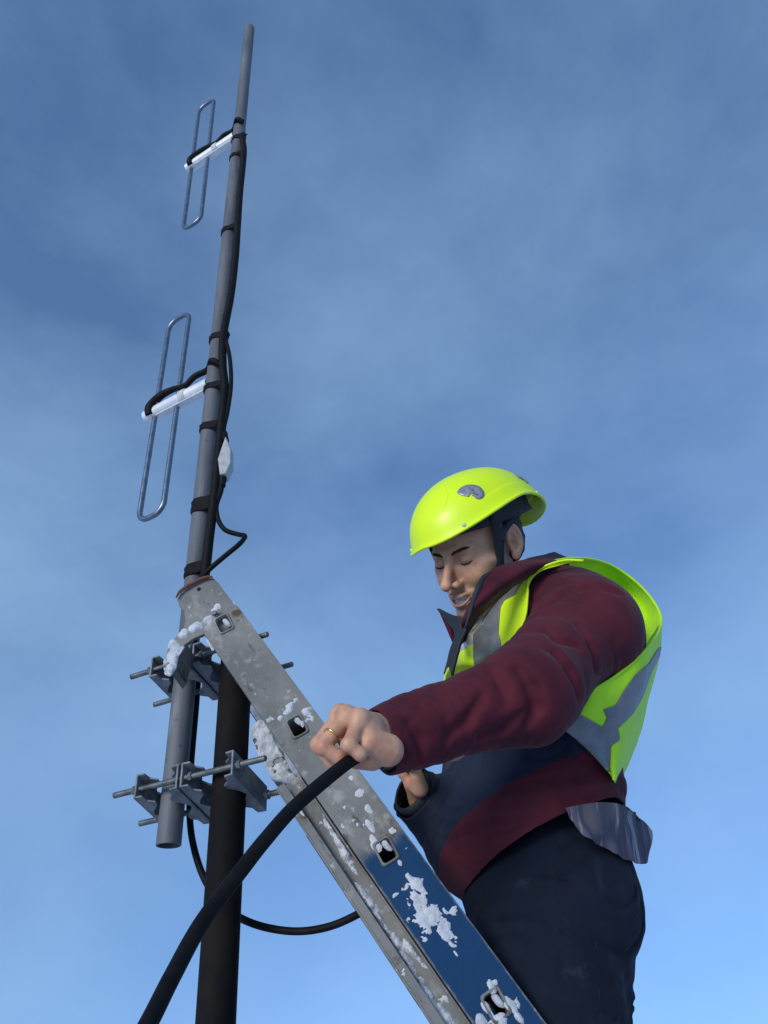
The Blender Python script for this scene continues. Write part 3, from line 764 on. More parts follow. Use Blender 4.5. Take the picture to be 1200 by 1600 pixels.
# snow: lumpy height fields lying on the ladder faces
def snow_field(blobs, n_face, res=.0014, hmax=.006, nsc=70, thr=.42, seed=0, wlim=(-1, 1), name='snow_patch', parent=None, namp=.85, poly=None):
    """blobs: (l, w, rl, rw, angle)"""
    bl = np.array([b[:2] for b in blobs]); ext = max(max(b[2], b[3]) for b in blobs) * 1.6
    l0, l1 = bl[:, 0].min() - ext, bl[:, 0].max() + ext
    w0, w1 = max(wlim[0], bl[:, 1].min() - ext), min(wlim[1], bl[:, 1].max() + ext)
    na, nb = int((l1 - l0) / res) + 2, int((w1 - w0) / res) + 2
    Lg, Wg = np.meshgrid(np.linspace(l0, l1, na), np.linspace(w0, w1, nb), indexing='ij')
    f = np.zeros_like(Lg)
    for (l, w_, rl, rw, an) in blobs:
        dl, dw = Lg - l, Wg - w_; c_, s_ = cos(an), sin(an)
        f = np.maximum(f, 1.15 - ((dl * c_ + dw * s_) / rl) ** 2 - ((-dl * s_ + dw * c_) / rw) ** 2)
    P = np.stack([Lg, Wg, np.full_like(Lg, seed * 3.7)], -1).reshape(-1, 3)
    nse = fbm(P * nsc, 4).reshape(Lg.shape)
    f = f * .9 + namp * 1.45 * nse + .22 * namp * fbm(P * nsc * 5, 3).reshape(Lg.shape) - thr
    edge = np.clip(np.minimum(Wg - w0, w1 - Wg) / .002, -1, 1)
    f = np.where(edge <= 0, -.1, f)
    if poly is not None:                # keep to the outline of what it lies on
        q = np.array(poly); X_, Y_ = Lg, Wg; ins = np.zeros(Lg.shape, bool); dist = np.full(Lg.shape, 1.0)
        for a_, b_ in zip(q, np.roll(q, -1, 0)):
            c_ = ((a_[1] > Y_) != (b_[1] > Y_)) & (X_ < (b_[0] - a_[0]) * (Y_ - a_[1]) / (b_[1] - a_[1] + 1e-12) + a_[0]); ins ^= c_
            t_ = np.clip(((X_ - a_[0]) * (b_[0] - a_[0]) + (Y_ - a_[1]) * (b_[1] - a_[1])) / (((b_ - a_) ** 2).sum() + 1e-12), 0, 1)
            dist = np.minimum(dist, np.hypot(X_ - a_[0] - t_ * (b_[0] - a_[0]), Y_ - a_[1] - t_ * (b_[1] - a_[1])))
        sdist = np.where(ins, dist, -dist) + .003
        f = np.minimum(f, sdist / .003)
    hgt = hmax * (1 - np.exp(-np.clip(f, 0, None) * 1.5)) * (1 + .40 * fbm(P * nsc * 2.2, 4).reshape(Lg.shape))
    V = np.stack([Lg, Wg, n_face - .0006 + hgt], -1).reshape(-1, 3)
    F = np.array([(i * nb + j, (i + 1) * nb + j, (i + 1) * nb + j + 1, i * nb + j + 1) for i in range(na - 1) for j in range(nb - 1)])
    V, F = clip(V, F, f.reshape(-1))
    if len(F) == 0: return None
    # drop crumbs
    par = np.arange(len(V))
    for _ in range(400):
        m3 = par[F].min(1); p2 = par.copy()
        for q in range(3): np.minimum.at(p2, F[:, q], m3)
        p2 = p2[p2]
        if (p2 == par).all(): break
        par = p2
    lab = par[F[:, 0]]; u_, c_ = np.unique(lab, return_counts=True); o = None
    for k_ in u_[c_ > max(120, .10 * c_.max())]:        # every separate lump is its own piece
        Fk = F[lab == k_]; us = np.zeros(len(V), bool); us[Fk.reshape(-1)] = True
        o = mesh_obj(name, V[us], (np.cumsum(us) - 1)[Fk], M_snow); o.parent = parent or ladder
    return o
def LB(px, py, rl, rw, ang=0):
    l, w_ = ladder_lw(px, py); return (l, w_, rl, rw, ang)
WL = (-HW + .001, HW - .001)
snow_field([LB(655, 1385, .022, .008), LB(660, 1410, .02, .013), LB(675, 1430, .022, .014, .2), LB(695, 1452, .018, .012), LB(640, 1370, .01, .005)], 0, hmax=.004, nsc=62, thr=.28, seed=1, wlim=WL)
snow_field([LB(450, 1108, .012, .014), LB(478, 1112, .008, .008), LB(438, 1122, .006, .006)], 0, hmax=.006, seed=2, wlim=WL)
snow_field([LB(770, 1540, .012, .012), LB(795, 1568, .016, .007), LB(760, 1575, .014, .006), LB(810, 1590, .01, .005), LB(752, 1595, .010, .008), LB(783, 1592, .008, .008)], 0, hmax=.006, seed=3, wlim=WL)
snow_field([LB(585, 1318, .016, .008), LB(612, 1298, .01, .01), LB(620, 1342, .018, .006), LB(600, 1355, .018, .004), LB(578, 1290, .014, .005)], 0, hmax=.0022, seed=4, thr=.55, wlim=WL)
snow_field([LB(548, 1215, .012, .008), LB(560, 1240, .012, .010), LB(575, 1262, .012, .006), LB(540, 1262, .010, .010), LB(535, 1290, .010, .006)], 0, hmax=.0020, seed=5, thr=.6, wlim=WL)
snow_field([LB(352, 962, .006, .012), LB(338, 985, .005, .006)], 0, hmax=.005, seed=6, thr=.45, wlim=WL)
snow_field([LB(705, 1475, .006, .003), LB(735, 1515, .008, .002), LB(712, 1490, .006, .002)], 0, hmax=.0015, seed=9, thr=.35, wlim=WL)
for (px, py) in ((350, 975), (462, 1130), (600, 1325), (775, 1570)):   # snow packed in the right half of each hole
    l, w_ = ladder_lw(px, py)
    o = snow_field([(l + .002, w_ - .0065, .012, .0058, .2)], -.004, res=.001, hmax=.007, nsc=60, thr=.15, seed=int(px), wlim=(w_ - .0108, w_ + .0108), namp=.15)
# ridge of snow lying in the base channel
bl = []
for k, (px, py) in enumerate([(517, 1290), (527, 1310), (540, 1335), (548, 1350), (560, 1385), (575, 1405), (590, 1430), (603, 1450), (615, 1465), (632, 1495), (648, 1520), (660, 1545), (672, 1565), (688, 1588), (700, 1590), (640, 1480)]):
    l, w_ = ladder_lw(px, py); bl.append((l, w_, .024, .006 + .003 * ((k * 7) % 3) / 2, .1))
for k in range(10): bl.append((bl[14][0] - .04 - .06 * k, .062, .035, .008, 0))
snow_field(bl, -.0256, hmax=.012, nsc=60, thr=.35, seed=7, wlim=(HW + .006, HW + .034), namp=.7)
snow_field([LB(640, 1490, .012, .003), LB(655, 1515, .014, .003), LB(470, 1265, .012, .004), LB(455, 1245, .008, .003)], -.0080, hmax=.003, nsc=90, seed=8, wlim=(BW1 - .015, BW1 - .001))
# snow on the hook bracket
snow_field([LB(334, 945, .010, .014), LB(322, 962, .008, .012), LB(352, 935, .006, .004, .5)], -.0135, hmax=.003, nsc=85, thr=.42, seed=11, parent=br, poly=outw)
snow_field([LB(302, 975, .012, .016), LB(285, 985, .011, .012), LB(270, 1005, .016, .010), LB(266, 1022, .016, .010), LB(300, 962, .006, .005), LB(264, 1040, .010, .007)], -.0135, hmax=.009, nsc=60, thr=.05, seed=12, parent=br, namp=.5, poly=outw)
# snow caked on the far stile where it shows left of the near one
snow_field([(ltop - .06, .024, .045, .016, 0), (ltop - .13, .026, .05, .018, 0), (ltop - .21, .024, .05, .014, 0)], -SPAN + .001, hmax=.012, nsc=38, thr=.15, seed=13, wlim=(-.03, HW - .001), namp=.5)

# ================================================================== HEAVY CABLE IN THE HAND
heavy = tube_obj('feeder_cable', [at(150, 1748, .72), at(230, 1603, .78), at(270, 1524, .815), at(318, 1438, .85), at(383, 1352, .885), at(413, 1314, .90), at(455, 1266, .925), at(500, 1226, .950), at(540, 1194, .975), at(562, 1180, .992), at(585, 1168, 1.04), at(612, 1170, 1.14), at(634, 1188, 1.28), at(640, 1203, 1.375), at(646, 1212, 1.46)],
                 .0084, M_black, smooth_n=10, seg=20)
tag(heavy, 'thick black feeder cable gripped in the fist and sweeping down to the lower left', 'cable')
#PERSON
# ================================================================== PERSON
HM = np.array([[-.7104, -.6719, -.2097], [.6373, -.4876, -.5968], [.2987, -.5575, .7745]])   # columns: person's right, forward, up
HO = A(.1801, 1.30, .8338)
HS = 1.03
def h2w(P): return HO + (np.asarray(P) * HS) @ HM.T
def w2h(P): return ((np.asarray(P) - HO) @ HM) / HS
LFT, FWD = A(.5, -.866, 0), A(-.866, -.5, 0)
TM = np.array([LFT, FWD, [0, 0, 1]]).T

def head_sdf(P):
    """P in head coordinates (x right, y forward, z up)"""
    x = P[:, 0]; Q = P.copy(); Q[:, 0] = np.abs(x)      # symmetric half
    d = ell(Q, (0, -.012, .045), (.076, .096, .088))
    d = smin(d, ell(Q, (0, .036, -.010), (.064, .056, .075)), .02)          # face
    d = smin(d, ell(Q, (0, .034, -.072), (.050, .050, .036)), .022)         # jaw
    d = smin(d, cap(Q, (.054, .000, -.050), (.020, .066, -.104), .015, .013), .022)   # jaw line
    d = smin(d, ell(Q, (0, .078, -.103), (.020, .014, .014)), .016)         # chin
    d = smin(d, ell(Q, (.034, .060, -.036), (.025, .025, .022)), .016)      # raised cheek
    d = smin(d, ell(Q, (.052, .040, -.016), (.018, .026, .012)), .016)      # cheek bone
    d = smin(d, ell(Q, (0, .070, -.072), (.030, .026, .020)), .014)         # muzzle
    d = smin(d, cap(Q, (.006, .084, .017), (.044, .070, .018), .0085, .0065), .010)     # brow ridge
    d = smax(d, -ell(Q, (.0295, .0935, .001), (.020, .0175, .0150)), .008)     # eye socket
    d = smin(d, ell(Q, (.031, .0708, -.0005), (.0168, .0150, .0142)), .003)  # lid over the eyeball
    d = smin(d, cap(Q, (.018, .080, -.0125), (.044, .074, -.0115), .0035, .0035), .006)   # bag under the eye
    # nose
    n = cap(Q, (0, .083, .010), (0, .1180, -.038), .0070, .0088)
    n = smin(n, ell(Q, (0, .1185, -.0405), (.0098, .0090, .0085)), .006)
    n = smin(n, ell(Q, (.0135, .100, -.043), (.0085, .0115, .0080)), .006)
    d = smin(d, n, .009)
    d = smax(d, -ell(Q, (.0075, .1065, -.0505), (.0042, .0065, .0050)), .003)           # nostril
    # smile folds
    d = smax(d, -cap(Q, (.018, .098, -.040), (.037, .0795, -.068), .0022, .0022), .007)
    # lips (smiling, a little open)
    lip = np.minimum(cap(Q, (0, .0985, -.0655), (.016, .0945, -.0645), .0042, .0040), cap(Q, (.016, .0945, -.0645), (.0285, .0820, -.0625), .0040, .0022))
    d = smin(d, lip, .005)
    lo_ = np.minimum(cap(Q, (0, .0950, -.0835), (.014, .0915, -.0815), .0052, .0048), cap(Q, (.014, .0915, -.0815), (.0285, .0810, -.0645), .0048, .0022))
    d = smin(d, lo_, .005)
    mo = ell(Q, (0, .0925, -.0735), (.0275, .0140, .0072))
    zz = P[:, 2] - .0
    d = smax(d, -mo, .002)
    # neck
    d = smin(d, cap(Q, (0, -.016, -.050), (0, -.056, -.190), .052, .050), .02)
    # ears
    E_ = Q - A(.0795, -.018, .001)
    ca, sa = cos(.38), sin(.38)
    ex, ey, ez = E_[:, 0] * ca + E_[:, 1] * sa, -E_[:, 0] * sa + E_[:, 1] * ca, E_[:, 2]
    EQ = np.stack([ex, ey, ez], 1)
    e = ell(EQ, (0, 0, .004), (.0075, .0185, .0310))
    e = smin(e, ell(EQ, (-.001, .005, -.026), (.0060, .0095, .0105)), .006)
    e = smax(e, -ell(EQ, (.0085, .0005, .007), (.0085, .0130, .0235)), .0020)
    e = smax(e, -ell(EQ, (.0060, .005, -.006), (.0110, .0080, .0105)), .002)
    e = smin(e, cap(EQ, (.0020, -.007, -.006), (.0010, .001, .020), .0028, .0020), .003)
    e = smin(e, cap(EQ, (.0020, .0135, -.006), (.0020, .0135, -.012), .0030, .0030), .004)
    d = smin(d, e, .004)
    return d + .0004 * fbm(P * 60, 2)

Vh, Fh = surface(head_sdf, (-.105, -.12, -.175), (.105, .135, .145), .0016)
Vh = relax(Vh, Fh, 1, .4)
# reversed winding is not an issue: normals are recalculated when the object is made
Vh = h2w(Vh)

# ---- left hand closed on the cable, and the forearm inside the sleeve
HF = [  # joints (px,py,Y): knuckle, middle joint, end joint, tip ; radii
    ([(562, 1125, .980), (545, 1164, .966), (563, 1179, .972), (575, 1168, .985)], (.0105, .0095, .0085, .0078)),
    ([(541, 1120, .995), (505, 1168, .985), (530, 1184, .988), (550, 1176, 1.000)], (.0115, .0102, .0092, .0082)),
    ([(532, 1118, 1.018), (498, 1164, 1.010), (519, 1190, 1.015), (545, 1182, 1.020)], (.0118, .0105, .0094, .0084)),
    ([(535, 1121, 1.042), (507, 1162, 1.035), (520, 1187, 1.042), (543, 1185, 1.044)], (.0115, .0100, .0090, .0080))]
TH_ = ([(604, 1172, 1.045), (583, 1190, 1.060), (556, 1189, 1.062), (532, 1180, 1.058)], (.016, .0125, .0110, .0095))
WRL = (618, 1156, 1.060)
def hand_sdf(P):
    Wp = at(*WRL)
    fw = at(700, 1150, 1.10)
    d = cap(P, fw, Wp, .036, .027)
    palm = None
    for js, rr in HF:
        k0 = at(*js[0])
        c = cap(P, Wp + (k0 - Wp) * .12, k0, .0215, .0140)
        palm = c if palm is None else smin(palm, c, .016)
    d = smin(d, palm, .022)
    d = smin(d, cap(P, at(606, 1172, 1.005), at(578, 1160, .985), .0215, .016), .014)   # heel of the hand
    fing = None
    for js, rr in HF:
        q = [at(*j) for j in js]
        c = cap(P, q[0], q[1], rr[0], rr[1])
        c = smin(c, cap(P, q[1], q[2], rr[1] * .97, rr[2]), .003)
        c = smin(c, cap(P, q[2], q[3], rr[2], rr[3]), .003)
        c = smin(c, np.linalg.norm(P - q[1], axis=1) - rr[1] * 1.06, .004)
        d2 = c
        fing = d2 if fing is None else smin(fing, d2, .0042)
    d = smin(d, cap(P, at(572, 1142, 1.0), at(545, 1150, 1.03), .020, .018), .012)     # pad of the palm closing the fist
    d = smin(d, fing, .0050)
    q = [at(*j) for j in TH_[0]]; rr = TH_[1]
    t = np.minimum(cap(P, q[0], q[1], rr[0], rr[1]), np.minimum(cap(P, q[1], q[2], rr[1], rr[2]), cap(P, q[2], q[3], rr[2], rr[3])))
    d = smin(d, t, .007)
    # knuckle tendons
    for js, rr in HF:
        k0 = at(*js[0]); up_ = nrm(A(.1, -.25, 1))
        d = smin(d, np.linalg.norm(P - (k0 + up_ * .004), axis=1) - .0100, .010)
        d = smin(d, cap(P, k0 + up_ * .007, Wp + (k0 - Wp) * .3 + up_ * .0155, .0026, .0016), .006)
    return d + .00035 * fbm(P * 140, 2)
cl_ = [at(*j) for js, _ in HF + [TH_] for j in js] + [at(*WRL), at(700, 1150, 1.10)]
lo_b = np.min(cl_, 0) - .045; hi_b = np.max(cl_, 0) + .045
Vl, Fl = surface(hand_sdf, lo_b, hi_b, .0016)

SL, EL = at(918, 972, 1.28), at(824, 1084, 1.14)
NB_ = A(.25, 1.42, .73)
SR = NB_ - LFT * .15 + A(.02, 0, -.06)
ER = at(742, 1302, 1.52)
# ---- right hand, mostly hidden beyond the left cuff
R_W = at(664, 1250, 1.43)
RH = [([(p[0] + 8, p[1] + 2, p[2] + .01) for p in q_], r_) for q_, r_ in [([(634, 1222, 1.365), (622, 1206, 1.360), (632, 1192, 1.362), (644, 1198, 1.37)], .0100), ([(636, 1222, 1.387), (622, 1206, 1.384), (632, 1190, 1.384), (645, 1197, 1.39)], .0105),
      ([(638, 1224, 1.41), (624, 1208, 1.408), (634, 1192, 1.408), (646, 1199, 1.41)], .0105), ([(642, 1228, 1.43), (628, 1212, 1.43), (636, 1198, 1.43), (648, 1204, 1.43)], .0095)]]
def rhand_sdf(P):
    d = cap(P, ER, R_W, .038, .027)
    for js, r in RH:
        q = [at(*j) for j in js]
        d = smin(d, cap(P, R_W, q[0], .020, .013), .014)
    for js, r in RH:
        q = [at(*j) for j in js]
        for a, b in zip(q[:-1], q[1:]): d = smin(d, cap(P, a, b, r, r * .93), .003)
    q = [at(656, 1232, 1.37), at(652, 1214, 1.35), at(646, 1200, 1.35)]
    d = smin(d, np.minimum(cap(P, q[0], q[1], .015, .012), cap(P, q[1], q[2], .012, .010)), .008)
    return d
clr = [at(*j) for js, _ in RH for j in js] + [at(742, 1302, 1.52), R_W]
Vr, Fr = surface(rhand_sdf, np.min(clr, 0) - .05, np.max(clr, 0) + .05, .0022)

# ---- body under the clothes
KL, KR = A(.215, 1.385, -.20), A(.225, 1.56, -.16)
AL, AR_ = A(.53, 1.38, -.49), A(.53, 1.54, -.49)
def slim_sdf(P):
    d = ell(P, at(868, 1040, 1.42), (.135, .095, .20), TM)
    d = smin(d, ell(P, at(845, 1330, 1.45), (.12, .095, .13), TM), .06)
    d = smin(d, cap(P, SL, SR, .055, .055), .05)
    d = smin(d, cap(P, h2w((0, -.052, -.19)), NB_, .055, .06), .03)
    for a, b, c in ((SL, EL, at(*WRL)), (SR, ER, R_W)):
        d = smin(d, np.minimum(cap(P, a, b, .048, .038), cap(P, b, c, .038, .027)), .02)
    for hp, kn, an in ((at(850, 1440, 1.40), KL, AL), (at(888, 1440, 1.56), KR, AR_)):
        d = smin(d, np.minimum(cap(P, hp, kn, .078, .052), cap(P, kn, an, .052, .038)), .03)
        d = smin(d, cap(P, an, an + A(-.13, -.01, -.045), .035, .03), .02)
    return d
Vs, Fs = surface(slim_sdf, (-.08, .92, -.62), (.75, 1.75, .90), .0075)
base_pt = A(.50, 1.42, -.56)
Vall = []; Fall = []; n_ = 0
for V_, F_ in ((Vh, Fh), (Vl, Fl), (Vr, Fr), (Vs, Fs)):
    Vall.append(V_ - base_pt); Fall.append(F_ + n_); n_ += len(V_)
person = mesh_obj('person', np.concatenate(Vall), np.concatenate(Fall), M_skin)
_hl = w2h(Vh); _b = np.zeros(n_)
_x = np.abs(_hl[:, 0]); _low = np.clip((-.040 - _hl[:, 2] + .35 * (_x - .03).clip(0)) / .030, 0, 1) * np.clip((_hl[:, 1] + .004) / .02, 0, 1) * np.clip((_hl[:, 2] + .150) / .03, 0, 1)
_fr = np.clip(1 - np.hypot(_hl[:, 0] / .034, (_hl[:, 2] + .068) / .013) ** 4, 0, 1)
_b[:len(_hl)] = (_low * (1 - .0 * _fr)) * (.75 + .5 * vnoise(_hl * 900)).clip(0, 1)
_at = person.data.attributes.new('stubble', 'FLOAT', 'POINT'); _at.data.foreach_set('value', _b.astype(np.float32))
_t = M_skin.node_tree; _bs = _t.nodes['Principled BSDF']; _old = _bs.inputs['Base Color'].links[0].from_socket
_an = _t.nodes.new('ShaderNodeAttribute'); _an.attribute_name = 'stubble'; _mx = _t.nodes.new('ShaderNodeMix'); _mx.data_type = 'RGBA'; _mx.inputs[7].default_value = (.17, .115, .095, 1)
_mm = _t.nodes.new('ShaderNodeMath'); _mm.operation = 'MULTIPLY'; _mm.inputs[1].default_value = .55
_t.links.new(_an.outputs['Fac'], _mm.inputs[0]); _t.links.new(_mm.outputs[0], _mx.inputs[0]); _t.links.new(_old, _mx.inputs[6]); _t.links.new(_mx.outputs[2], _bs.inputs['Base Color'])
person.location = base_pt
bpy.context.view_layer.update()
tag(person, 'smiling person in yellow helmet and maroon jacket standing on the ladder, gripping a cable', 'person')
def fixn(o):
    bm = bmesh.new(); bm.from_mesh(o.data); bmesh.ops.recalc_face_normals(bm, faces=bm.faces); bm.to_mesh(o.data); bm.free(); return o
fixn(person)
def pchild(name, V, F, m, parent=None, **k):
    o = mesh_obj(name, V, F, m, **k); fixn(o); adopt(o, parent or person); return o

# ---- details of the face
def arc(pts, r, name, m, n=6, seg=8, par=None):
    V, F = tube([h2w(p) for p in pts], r, seg=seg, smooth_n=n); return pchild(name, V, F, m, par)
for s in (-1, 1):
    # lashes along the lowered lid
    arc([(s * .0165, .0795, -.0065), (s * .023, .0845, -.0090), (s * .031, .0860, -.0100), (s * .040, .0822, -.0088), (s * .0475, .0745, -.0050)], [.0006, .0013, .0015, .0014, .0008], 'eyelash', M_eyebrow)
    # eyebrow: a low lumpy strip
    pts = [(s * .008, .0905, .0105), (s * .018, .0915, .0145), (s * .031, .0868, .0175), (s * .043, .0778, .0180), (s * .052, .0672, .0145)]
    V, F = tube([h2w(p) for p in pts], [.0010, .0024, .0028, .0021, .0013], seg=12, smooth_n=8)
    V = np.array(V); V = V + (.0012 * np.stack([vnoise(V * 500 + k * 9) for k in range(3)], 1))
    pchild('eyebrow', V, F, M_eyebrow)
# teeth: one arc, upper and a hint of lower
V = []; F = []; nt_ = 40
for i in range(nt_ + 1):
    u = (i / nt_ - .5) * 2; a = u * .95
    x_ = .0245 * sin(a) / sin(.95); y_ = .0905 - .0155 * (1 - cos(a)) / (1 - cos(.95)) * .62
    g_ = .0006 * abs(sin(a * 10.5)) ** .4
    for z_ in (-.0650, -.0690, -.0745, -.0752): V.append((x_, y_ + g_ - (.0012 if z_ in (-.0752,) else 0), z_ + .0016 * u * u))
for i in range(nt_):
    for j in range(3): F.append((i * 4 + j, i * 4 + j + 1, i * 4 + 4 + j + 1, i * 4 + 4 + j))
pchild('teeth', h2w(np.array(V)), F, M_teeth, solid=.003)
V = [(x, y - .0015, -.1515 - z * 1.0) for x, y, z in V]
pchild('teeth', h2w(np.array(V) * A(.86, .99, 1)), F, M_teeth, solid=.003)
arc([(.0285, .0835, -.0622), (.016, .0972, -.0655), (.006, .1018, -.0672), (0, .1012, -.0680), (-.006, .1018, -.0672), (-.016, .0972, -.0655), (-.0285, .0835, -.0622)], [.0006, .0016, .0020, .0018, .0020, .0016, .0006], 'upper_lip', M_lip, seg=10)
arc([(.0280, .0825, -.0655), (.014, .0945, -.0800), (0, .0985, -.0830), (-.014, .0945, -.0800), (-.0280, .0825, -.0655)], [.0008, .0030, .0036, .0030, .0008], 'lower_lip', M_lip, seg=10)
# hair under the helmet: around and behind the ear, sideburn
def hair_sdf(P):
    Q = P.copy(); Q[:, 0] = np.abs(Q[:, 0])
    d = ell(Q, (0, -.016, .040), (.0805, .1015, .092))
    d = smin(d, ell(Q, (0, -.070, -.010), (.060, .035, .045)), .02)
    d = smin(d, cap(Q, (.0765, .014, .010), (.0745, .020, -.014), .0035, .0020), .006)
    return d + .0022 * vnoise(P * A(260, 260, 90)) + .0016 * vnoise(P * A(90, 90, 40))
Vx, Fx = surface(hair_sdf, (-.10, -.14, -.07), (.10, .11, .14), .0024)
ab = np.abs(Vx[:, 0])
hl = np.where(Vx[:, 1] > .012, Vx[:, 2] - .045 + .9 * (0.03 - Vx[:, 1]) * (Vx[:, 1] < .03), 1)           # hairline above the forehead
ear_cut = np.hypot((Vx[:, 1] + .014) / .022, (Vx[:, 2] - .000) / .034) - 1
sb = np.where((ab > .06) & (Vx[:, 1] > .004) & (Vx[:, 1] < .028), Vx[:, 2] + .018, -1)
low = Vx[:, 2] + .052 + .0 * ab
s_ = np.maximum(np.minimum(np.minimum(hl, low), np.where(ab > .05, ear_cut, 1)), np.minimum(sb, .01))
s_ = np.where(Vx[:, 1] > .03, Vx[:, 2] - .050, s_)
Vx, Fx = clip(Vx, Fx, s_)
pchild('hair', h2w(Vx), Fx, M_brow)

# ---- helmet
HC = A(0, -.027, .043)
ra, rb_, rc_ = .1190, .1550, .1120
tiltR = radians(-3)
def hel(ph, t, off=0.0):
    """ph: 0 front, + toward the left ear; t 0 rim .. 1 crown"""
    f = cos(ph); s = sin(ph)
    zr = .034 - .036 * max(f, 0) ** 1.6 - .070 * max(-f, 0) ** 1.8 - .055 * max(-s, 0) ** 1.6 * max(f, 0) ** .7      # rim height above the helmet centre
    brim = 1 + .035 * max(f, 0) ** 3
    th0 = math.asin(np.clip(zr / rc_, -1, 1))
    if th0 < 0: th0 *= 1.0
    th = th0 + (pi / 2 - th0) * t
    r = cos(th) ** .92 if cos(th) > 0 else 0
    flare = .006 * math.exp(-t * 16)
    x = -(ra * r + off + flare) * s
    y = (rb_ * r * (brim if t < .25 else 1 + (brim - 1) * max(0, 1 - (t - .25) * 2)) + off + flare) * f
    z = (rc_ + off) * sin(th)
    # stepped ridge round the back and sides
    if t > .20 and f < .55:
        st = min(1, (t - .20) / .02) * min(1, (.55 - f) / .15); x *= 1 - .022 * st; y *= 1 - .022 * st
    p = A(x, y, z)
    ct, st_ = cos(tiltR), sin(tiltR)
    p = A(p[0] * ct - p[2] * st_, p[1], p[0] * st_ + p[2] * ct)
    return h2w(HC + p)
NP, NT = 160, 60
tt = np.concatenate([np.linspace(0, .3, 34), np.linspace(.3, 1, NT - 33)[1:]])
V = np.array([hel(2 * pi * i / NP, t) for t in tt for i in range(NP)])
F = [(j * NP + i, j * NP + (i + 1) % NP, (j + 1) * NP + (i + 1) % NP, (j + 1) * NP + i) for j in range(len(tt) - 1) for i in range(NP)]
helmet = pchild('helmet', V, F, M_helmet, solid=.0032); helmet['label'] = 'fluorescent yellow climbing helmet'
V, F = tube([hel(2 * pi * i / 120, 0.004, .0002) for i in range(120)], .0030, seg=10, closed=True)
pchild('rim_edge', V, F, M_helmet, helmet)
# inner padding band and foam
V = np.array([h2w(HC + A(-(ra - .016) * sin(p) * k, (rb_ - .024) * cos(p) * k, z)) for (z, k) in ((.004, .985), (.012, .95), (.030, .93), (.05, .88)) for p in np.linspace(0, 2 * pi, 90, endpoint=False)])
F = [(j * 90 + i, j * 90 + (i + 1) % 90, (j + 1) * 90 + (i + 1) % 90, (j + 1) * 90 + i) for j in range(3) for i in range(90)]
pchild('padding', V, F, M_dark, helmet, solid=.004)
def hpatch(ph0, t0, poly, off, name, m, th=.0012, par=None):
    """small flat emblem following the shell: poly in metres (along, up) about a point"""
    P = np.array(poly); P = catmull(np.vstack([P, P[:1]]), 4)[:-1]
    def pt(a, b): return hel(ph0 + a / .13, t0 + b / .14, off)
    # fan grid
    c = P.mean(0); V = [pt(*c)]; F = []
    rings = 4
    for r in range(1, rings + 1):
        for q in P: V.append(pt(*(c + (q - c) * r / rings)))
    k = len(P)
    for i in range(k): F.append((0, 1 + i, 1 + (i + 1) % k))
    for r in range(rings - 1):
        for i in range(k): F.append((1 + r * k + i, 1 + r * k + (i + 1) % k, 1 + (r + 1) * k + (i + 1) % k, 1 + (r + 1) * k + i))
    return pchild(name, V, F, m, par or helmet, solid=th, offset=1)
# grey emblem: a swept oval with a notch and small marks
def ov(n, f): return [f(2 * pi * k / n) for k in range(n)]
E1 = [(x * 1.25, y * 1.25) for x, y in [(-.0250, .0105), (-.0200, .0150), (-.0110, .0165), (-.0010, .0150), (.0090, .0105), (.0165, .0035), (.0195, -.0050), (.0175, -.0120), (.0115, -.0145), (.0050, -.0125), (.0010, -.0075), (-.0010, -.0020), (-.0060, .0010), (-.0075, -.0030), (-.0120, .0000), (-.0175, .0035), (-.0215, .0070)]]
bd = hpatch(radians(49), .34, E1, .0012, 'emblem', M_badge)
hpatch(radians(49), .34, [(-.0040, .0110), (-.0010, .0125), (.0020, .0085), (.0050, .0060), (.0035, .0020), (.0000, .0055)], .0026, 'emblem_mark', M_silver, .0006, bd)
hpatch(radians(49), .34, [(.0020, .0015), (.0060, -.0010), (.0100, -.0080), (.0080, -.0095), (.0045, -.0050), (.0010, -.0015)], .0026, 'emblem_mark', M_silver, .0006, bd)
E2 = [(-.016, .004), (-.010, .012), (0, .014), (.010, .010), (.016, .001), (.014, -.009), (.006, -.013), (.004, -.009), (.010, -.005), (.010, .001), (.004, .006), (-.002, .008), (-.008, .006), (-.011, .001)]
hpatch(radians(122), .30, E2, .0012, 'emblem', M_badge)
hpatch(radians(140), .22, [(x * .7, y * .9) for x, y in E2], .0012, 'emblem', M_badge)
# rivets and moulded vent line
for ph, t in ((35, .05), (118, .06), (-35, .05)):
    V, F = tube([hel(radians(ph), t, 0), hel(radians(ph), t, .002), hel(radians(ph), t, .0026)], [.0042, .0040, .0015], seg=14)
    pchild('rivet', V, F, M_whitetape if ph == 35 else M_helmet, helmet)
V, F = tube([hel(radians(18 + 7 * sin(k / 9 * pi)), .62 - .34 * k / 9, .0002) for k in range(10)], [.0002] + [.0006] * 8 + [.0002], seg=8, smooth_n=4)
pchild('moulded_line', V, F, M_helmet, helmet)
